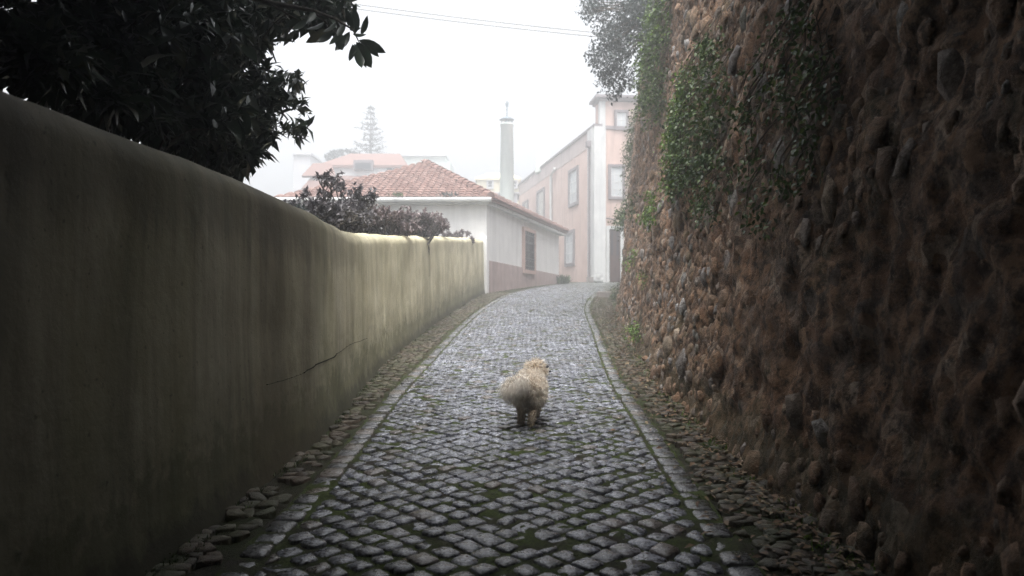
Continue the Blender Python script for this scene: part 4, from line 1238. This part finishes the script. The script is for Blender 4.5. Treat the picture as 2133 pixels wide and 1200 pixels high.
conifer(772, 222, 345, 56, 96, 'tall open branched conifer above the red roofed villa', 3)
# faint round tree beside it
ft = empty('round_tree', P(705, 330, 55)); tag(ft, 'faint low tree top showing above the villa roof left of the conifer', 'tree')
cs = []
for _ in range(260):
    v = rng.normal(size=3); v /= np.linalg.norm(v); q = P(715 + 42 * v[0] * rng.random() ** .4, 326 + 14 * v[1], 56 + v[2]); cs.append(q[:])
Pn, D, U, L_, W = rosettes(np.array(cs), 6, .2, .5, 1)
o = leaves('crown', Pn, D, U, L_, W, M['conifer'], ft); o.matrix_parent_inverse = Matrix.Translation(-ft.location)
m = MB(); q = P(710, 335, 56); m.tube([(q.x, q.y, 1.2), q[:]], [.15, .08], 6); child(m, 'trunk', M['bark'], ft)

# --- overhead cables
for (pa, pb_, lab) in (((560, -18), (1420, 84), 'upper one of two thin cables crossing the white sky'), ((560, -8), (1420, 92), 'lower one of two thin cables crossing the white sky')):
    a = P(pa[0], pa[1], 24); b = P(pb_[0], pb_[1], 24); m = MB()
    pts = []
    for k in range(25):
        t_ = k / 24; q = a.lerp(b, t_); q.z -= .25 * 4 * t_ * (1 - t_) * .5; pts.append(q)
    m.tube(pts, .014, 5); o = m.build('overhead_cable', M['cable'], None, True); tag(o, lab, 'cable', 'cables over the lane')

# --- slab step at the end of the stone wall
q = P(1266, 628, 19.0); q.z = zg(18.6)
m = MB(); prism(m, rounded([(-.30, -.35), (.42, -.42), (.5, .5), (-.12, .55)], .06), -.05, .13)
o = m.build('stone_slab', M['slab'], None, bevel=.02); o.location = Vector((2.42, 18.9, zg(18.9))); tag(o, 'flat grey stone slab at the far foot of the stone wall', 'slab')

# small weeds
def weed(name, label, p, n, ln, mat, group=None, spread=.08):
    e = empty(name, p); tag(e, label, 'plant', group)
    Pn = np.array(p)[None] + rng.normal(size=(n, 3)) * np.array([spread, spread, .01])
    D = rand_unit(n) * .7 + np.array([0, 0, 1.0])
    L_ = rng.uniform(.5, 1.2, n) * ln
    o = leaves('leaves', Pn, D, rand_unit(n), L_, L_ * .25, mat, e); o.matrix_parent_inverse = Matrix.Translation(-Vector(p))
    tag(o, kind='stuff')
q = P(1167, 590, 30.0); q.z = zg(30)
q.x += .12
weed('weed', 'dark weed at the far corner of the white house', q, 160, .38, M['ivy_dark'], None, .08)
q = P(828, 410, 20.1); weed('weed', 'weed sprouting from the gutter near the middle of the roof', q, 60, .14, M['ivy_dark'], 'weeds in the gutter', .08)
q = P(935, 410, 20.1); weed('weed', 'wider weed sprouting from the gutter towards the corner', q, 70, .15, M['shrub_blue'], 'weeds in the gutter', .14)
# moss cushions and grass along joints: scattered blades
def blades(name, fx0, fx1, y0, y1, n, ln, mat, parent=None, pw=1.6):
    yy = y0 + (y1 - y0) * rng.random(n) ** pw
    t_ = rng.random(n)
    xx = np.array([fx0(y) + (fx1(y) - fx0(y)) * t for y, t in zip(yy, t_)])
    keep = np.array([noise.noise(Vector((x * 2.5, y * 2.5, 4))) > -.05 for x, y in zip(xx, yy)])
    xx, yy = xx[keep], yy[keep]; n = len(xx)
    Pn = np.stack([xx, yy, np.array([zg(y) for y in yy]) - .004], 1)
    L_ = rng.uniform(.4, 1.3, n) * ln
    o = leaves(name, Pn, rand_unit(n) * .9 + np.array([0, 0, 1]), rand_unit(n), L_, L_ * .22, mat, parent)
    tag(o, kind='stuff'); return o
blades('grass', lambda y: XR(y) - .16, lambda y: XR(y) + .03, 1.5, 20, 3500, .035, M['ivy_light'])
blades('grass', lambda y: XL(y) + .0, lambda y: XL(y) + .10, 1.5, 20, 3500, .026, M['ivy_dark'])
blades('grass', lambda y: XCR(y) - .5, lambda y: XCR(y) + .2, 1.5, 12, 2600, .018, M['ivy_light'])
# leaf litter by the stone wall
n = 2200; yy = 2 + 14 * rng.random(n) ** 1.3; xx = np.array([XR(y) - abs(rng.normal(0, .20)) - .02 for y in yy])
Pn = np.stack([xx, yy, np.array([zg(y) for y in yy]) + .02], 1)
L_ = rng.uniform(.02, .05, n)
o = leaves('leaf_litter', Pn, rand_unit(n) * np.array([1, 1, .15]), np.array([[0, 0, 1.0]]) + rand_unit(n) * .4, L_, L_ * .5, M['litter']); tag(o, kind='stuff')
lit = [(1143, 928, .05, 'reddish fallen leaf on the cobbles behind the dog', .6), (862, 797, .05, 'dark fallen leaf on the edging stones left of the dog', 2), (1415, 1043, .035, 'pale leaf on the dark cobbles near the right edging', 1),
       (1372, 1032, .05, 'thin straw coloured leaf lying close to the pale leaf', 1.5), (846, 800, .03, 'small leaf beside the dark fallen leaf', .3), (1125, 1000, .05, 'slim pink stalk-like leaf between the cobbles', 2.2), (848, 1182, .03, 'tiny pale leaf at the bottom edge of the view', .9),
       (802, 815, .035, 'white scrap of leaf on the left side path', 1.1), (1410, 828, .05, 'dry leaf at the foot of the stone wall', .2)]
lm = big_leaf_mesh('fallen_leaf', M['litter'])
for (x, y_, s, lab, a) in lit:
    v = (HY - y_) / F; yy_ = 2.0
    while zg(yy_) < v * yy_ and yy_ < 30: yy_ += .01
    q = P(x, y_, yy_); o = obj('fallen_leaf', lm); o.location = (q.x, q.y, zg(q.y) + .022); o.scale = (s,) * 3; o.rotation_euler = (.15, .1, a); tag(o, lab, 'leaf', 'fallen leaves on the paving')
# loose stones at the wall foot
for (x, y_, s, lab) in ((1410, 835, .045, 'loose pinkish stone at the foot of the wall'), (1345, 752, .05, 'loose stone beside the boulder footing'), (1378, 775, .06, 'larger loose stone under the dark gap')):
    y, h = hit(x, min(y_, 900)); y = max(y, 2)
    v = (HY - y_) / F; yy_ = 2.0
    while zg(yy_) < v * yy_ and yy_ < 30: yy_ += .01
    q = P(x, y_, yy_); o = obj('loose_stone', rock_me[int(s * 100) % 12]); o.location = (q.x, q.y, zg(q.y) + s * .4); o.scale = (s, s * 1.2, s * .8); tag(o, lab, 'stone', 'loose stones by the wall')

# ------------------------------------------------------------------ the dog
DX, DY = .115, 4.72; DZ = zg(DY) + .006
joints = {  # name: (x, y, z, r)
    'pelvis': (0, .02, .235, .078), 'spine': (.005, .12, .245, .082), 'chest': (.01, .24, .240, .085), 'shoulder': (.015, .31, .255, .075),
    'neck': (.025, .36, .295, .055), 'head': (.045, .40, .335, .060), 'brow': (.062, .425, .335, .050), 'muzzle': (.105, .445, .310, .027), 'nose': (.128, .455, .305, .018),
    'hipL': (-.045, .02, .195, .052), 'kneeL': (-.050, .055, .135, .036), 'hockL': (-.052, .035, .075, .022), 'ankL': (-.055, .05, .022, .021), 'toeL': (-.056, .085, .016, .019),
    'hipR': (.035, .01, .195, .052), 'kneeR': (.030, .03, .135, .038), 'hockR': (.012, -.035, .075, .023), 'ankR': (.004, -.03, .022, .022), 'toeR': (.002, .005, .016, .020),
    'shL': (-.045, .28, .20, .042), 'elL': (-.05, .27, .13, .028), 'wrL': (-.045, .25, .06, .021), 'paL': (-.045, .27, .016, .02),
    'shR': (.055, .29, .20, .042), 'elR': (.060, .29, .13, .028), 'wrR': (.055, .31, .06, .022), 'paR': (.052, .335, .016, .021),
    'tail0': (-.02, -.035, .285, .024), 'tail1': (-.050, -.06, .315, .019), 'tail2': (-.092, -.075, .312, .016), 'tail3': (-.122, -.08, .282, .012), 'tail4': (-.130, -.08, .25, .008)}
edges = [('pelvis', 'spine'), ('spine', 'chest'), ('chest', 'shoulder'), ('shoulder', 'neck'), ('neck', 'head'), ('head', 'brow'), ('brow', 'muzzle'), ('muzzle', 'nose'),
         ('pelvis', 'hipL'), ('hipL', 'kneeL'), ('kneeL', 'hockL'), ('hockL', 'ankL'), ('ankL', 'toeL'), ('pelvis', 'hipR'), ('hipR', 'kneeR'), ('kneeR', 'hockR'), ('hockR', 'ankR'), ('ankR', 'toeR'),
         ('chest', 'shL'), ('shL', 'elL'), ('elL', 'wrL'), ('wrL', 'paL'), ('chest', 'shR'), ('shR', 'elR'), ('elR', 'wrR'), ('wrR', 'paR'),
         ('pelvis', 'tail0'), ('tail0', 'tail1'), ('tail1', 'tail2'), ('tail2', 'tail3'), ('tail3', 'tail4')]
names = list(joints)
me = bpy.data.meshes.new('skeleton')
me.from_pydata([joints[k][:3] for k in names], [(names.index(a), names.index(b)) for a, b in edges], [])
so = bpy.data.objects.new('skeleton', me); COL.objects.link(so)
sk = so.modifiers.new('skin', 'SKIN'); so.modifiers.new('sub', 'SUBSURF').levels = 2
for i, k in enumerate(names):
    r_ = joints[k][3]; d_ = so.data.skin_vertices[0].data[i]; d_.radius = (r_, r_); d_.use_root = (k == 'pelvis')
bpy.context.view_layer.update()
dg = bpy.context.evaluated_depsgraph_get()
body = bpy.data.meshes.new_from_object(so.evaluated_get(dg))
bpy.data.objects.remove(so)
t = NT('dog_skin_coat'); t.set(t.ramp(t.noise(30, 4), [(.3, (.52, .42, .32)), (.7, (.68, .58, .47))]), .9, .1); M['coat'] = t.m
body.materials.clear(); body.materials.append(M['coat'])
body.polygons.foreach_set('use_smooth', [True] * len(body.polygons))
dog = obj('dog', body); dog.location = (DX, DY, DZ)
tag(dog, 'small fluffy cream dog with a plumed tail walking away up the cobbles', 'dog')
def m_fur(name, c0, c1, c2):
    t = NT(name)
    z_ = t.nt.nodes.new('ShaderNodeSeparateXYZ'); t.L(t.geo.outputs['Position'], z_.inputs[0])
    hz = t.math('SUBTRACT', z_.outputs[2], DZ)
    c = t.ramp(t.rand(), [(0, c0), (.5, c1), (1, c2)])
    low = t.ramp(hz, [(.02, .6), (.16, .12), (.26, 0)])      # damp soiled hair on the legs
    c = t.mix(low, c, (.17, .105, .062))
    t.set(c, .75, .15)
    tr = t.nt.nodes.new('ShaderNodeBsdfTranslucent'); t.L(c, tr.inputs['Color'])
    mx = t.nt.nodes.new('ShaderNodeMixShader'); mx.inputs[0].default_value = .5
    t.L(t.b.outputs[0], mx.inputs[1]); t.L(tr.outputs[0], mx.inputs[2]); t.L(mx.outputs[0], t.out.inputs['Surface'])
    return t.m
M['fur'] = m_fur('dog_fur', (.56, .46, .36), (.85, .79, .70), (.94, .91, .85))
M['plume'] = m_fur('tail_fur', (.66, .60, .53), (.88, .84, .78), (.95, .93, .89))
def strands(name, Pn, Nn, Ln, grav, mat, width=.0036, curl=.25, seg=4, comb=(0, 0, 0)):
    n = len(Pn); pos = Pn.copy(); d = Nn + rand_unit(n) * curl * .8
    cl_ = np.array([[noise.noise(Vector(p) * 45), noise.noise(Vector(p) * 45 + Vector((7, 0, 0))), noise.noise(Vector(p) * 45 + Vector((0, 9, 0)))] for p in Pn])
    d = d + cl_ * 1.9 + np.array(comb)
    side = np.cross(d, rand_unit(n)); side /= np.linalg.norm(side, axis=1, keepdims=True) + 1e-9
    rows = []
    for s in range(seg + 1):
        w = width * (1 - s / seg) ** .6 + .0001
        rows.append((pos - side * w / 2, pos + side * w / 2))
        dn = d / (np.linalg.norm(d, axis=1, keepdims=True) + 1e-9)
        pos = pos + dn * (Ln / seg)[:, None]
        d = dn + np.array([0, 0, -1.0]) * grav + np.array(comb) * .4 + rand_unit(n) * curl * .45
    V_ = np.stack([np.stack(r_, 1) for r_ in rows], 1).reshape(n, -1, 3)
    k = np.arange(seg) * 2
    Fq = np.stack([k, k + 1, k + 3, k + 2], 1)
    Fx = (Fq[None] + (np.arange(n) * (2 * seg + 2))[:, None, None]).reshape(-1, 4)
    return obj(name, np_mesh(name, V_.reshape(-1, 3), [Fx], mat, True), dog)
vco = np.array([v.co[:] for v in body.vertices])
tris = []; 
body.calc_loop_triangles()
tri = np.array([t_.vertices[:] for t_ in body.loop_triangles]); a, b, c_ = vco[tri[:, 0]], vco[tri[:, 1]], vco[tri[:, 2]]
cr_ = np.cross(b - a, c_ - a); ar = np.linalg.norm(cr_, axis=1); nn_ = cr_ / (ar[:, None] + 1e-12)
n = 20000; pick = rng.choice(len(tri), n, p=ar / ar.sum()); u1 = rng.random(n); u2 = rng.random(n); su = np.sqrt(u1)
Pn = a[pick] * (1 - su)[:, None] + b[pick] * (su * (1 - u2))[:, None] + c_[pick] * (su * u2)[:, None]; Nn = nn_[pick]
tailm = (Pn[:, 1] < -.03) & (Pn[:, 2] > .24) & (Pn[:, 0] < -.005)
h_ = Pn[:, 2]; Ln = np.where(h_ < .05, .010, np.where(h_ < .14, .017, .042)) * rng.uniform(.6, 1.25, n)
Ln = np.where((Pn[:, 1] < .02) & (h_ > .17), Ln * 1.15, Ln)
face = (Pn[:, 1] > .44); Ln = np.where(face, .022, Ln)
bm_ = ~tailm
strands('fur', Pn[bm_], Nn[bm_], Ln[bm_], .30, M['fur'])
# long feathering on the backs of the thighs
fm = (Pn[:, 1] < .03) & (h_ > .15) & (h_ < .26) & ~tailm & (rng.random(20000) < .35)
strands('thigh_fur', Pn[fm], Nn[fm] + np.array([0, -.2, -.4]), np.full(fm.sum(), .06) * rng.uniform(.6, 1.2, fm.sum()), .7, M['plume'], .0026, .12)
# tail plume
tp = [Vector(joints[k][:3]) for k in ('tail0', 'tail1', 'tail2', 'tail3', 'tail4')]
n = 4200; q_ = rng.random(n) * 3.999; ii = q_.astype(int); ff = q_ - ii
tpa = np.array([t_[:] for t_ in tp]); Pn2 = tpa[ii] * (1 - ff)[:, None] + tpa[ii + 1] * ff[:, None]
Nn2 = rand_unit(n) * np.array([.8, .8, .7]) + np.array([-.15, -.25, .0])
strands('tail_fur', Pn2, Nn2, rng.uniform(.07, .135, n), .62, M['plume'], .0045, .12, 5)
m = MB(); lathe(m, (0, 0), [(-.008, .004), (-.004, .009), (.003, .010), (.008, .005)], 8)
o = m.build('nose', M['iron'], dog, True); o.location = (.150, .462, .307)
for sx, lab in ((.083, 1), (.045, 0)):
    m = MB(); lathe(m, (0, 0), [(-.007, .003), (-.003, .0075), (.003, .0075), (.007, .003)], 8)
    o = m.build('eye', M['iron'], dog, True); o.location = (.128 if lab else .045, .405 if lab else .475, .345); o.scale = (1.5, 1.5, 1.5)
for s_, p0_, p1_ in ((1, (.088, .395, .365), (.115, .375, .315)), (-1, (-.005, .42, .370), (-.03, .405, .315))):
    n = 500; f_ = rng.random(n)[:, None]; Pn3 = np.array(p0_) * (1 - f_) + np.array(p1_) * f_ + rng.normal(size=(n, 3)) * .008
    strands('ear', Pn3, rand_unit(n) * .5 + np.array([.3 * s_, -.2, -.4]), rng.uniform(.02, .045, n), .6, M['fur'], .0016, .15)

# ------------------------------------------------------------------ mist
HZ = .019
mb = MB(); mb.box(-82, 82, -31, 134, -4.0, 13.5)
hz = mb.build('haze'); tag(hz, kind='stuff')
hm = bpy.data.materials.new('mist'); hm.use_nodes = True; hn = hm.node_tree; hn.nodes.clear()
ho = hn.nodes.new('ShaderNodeOutputMaterial'); hv = hn.nodes.new('ShaderNodeVolumePrincipled')
hv.inputs['Color'].default_value = (.93, .95, .97, 1); hv.inputs['Density'].default_value = HZ; hv.inputs['Anisotropy'].default_value = .3
hn.links.new(hv.outputs[0], ho.inputs['Volume'])
hz.data.materials.append(hm)
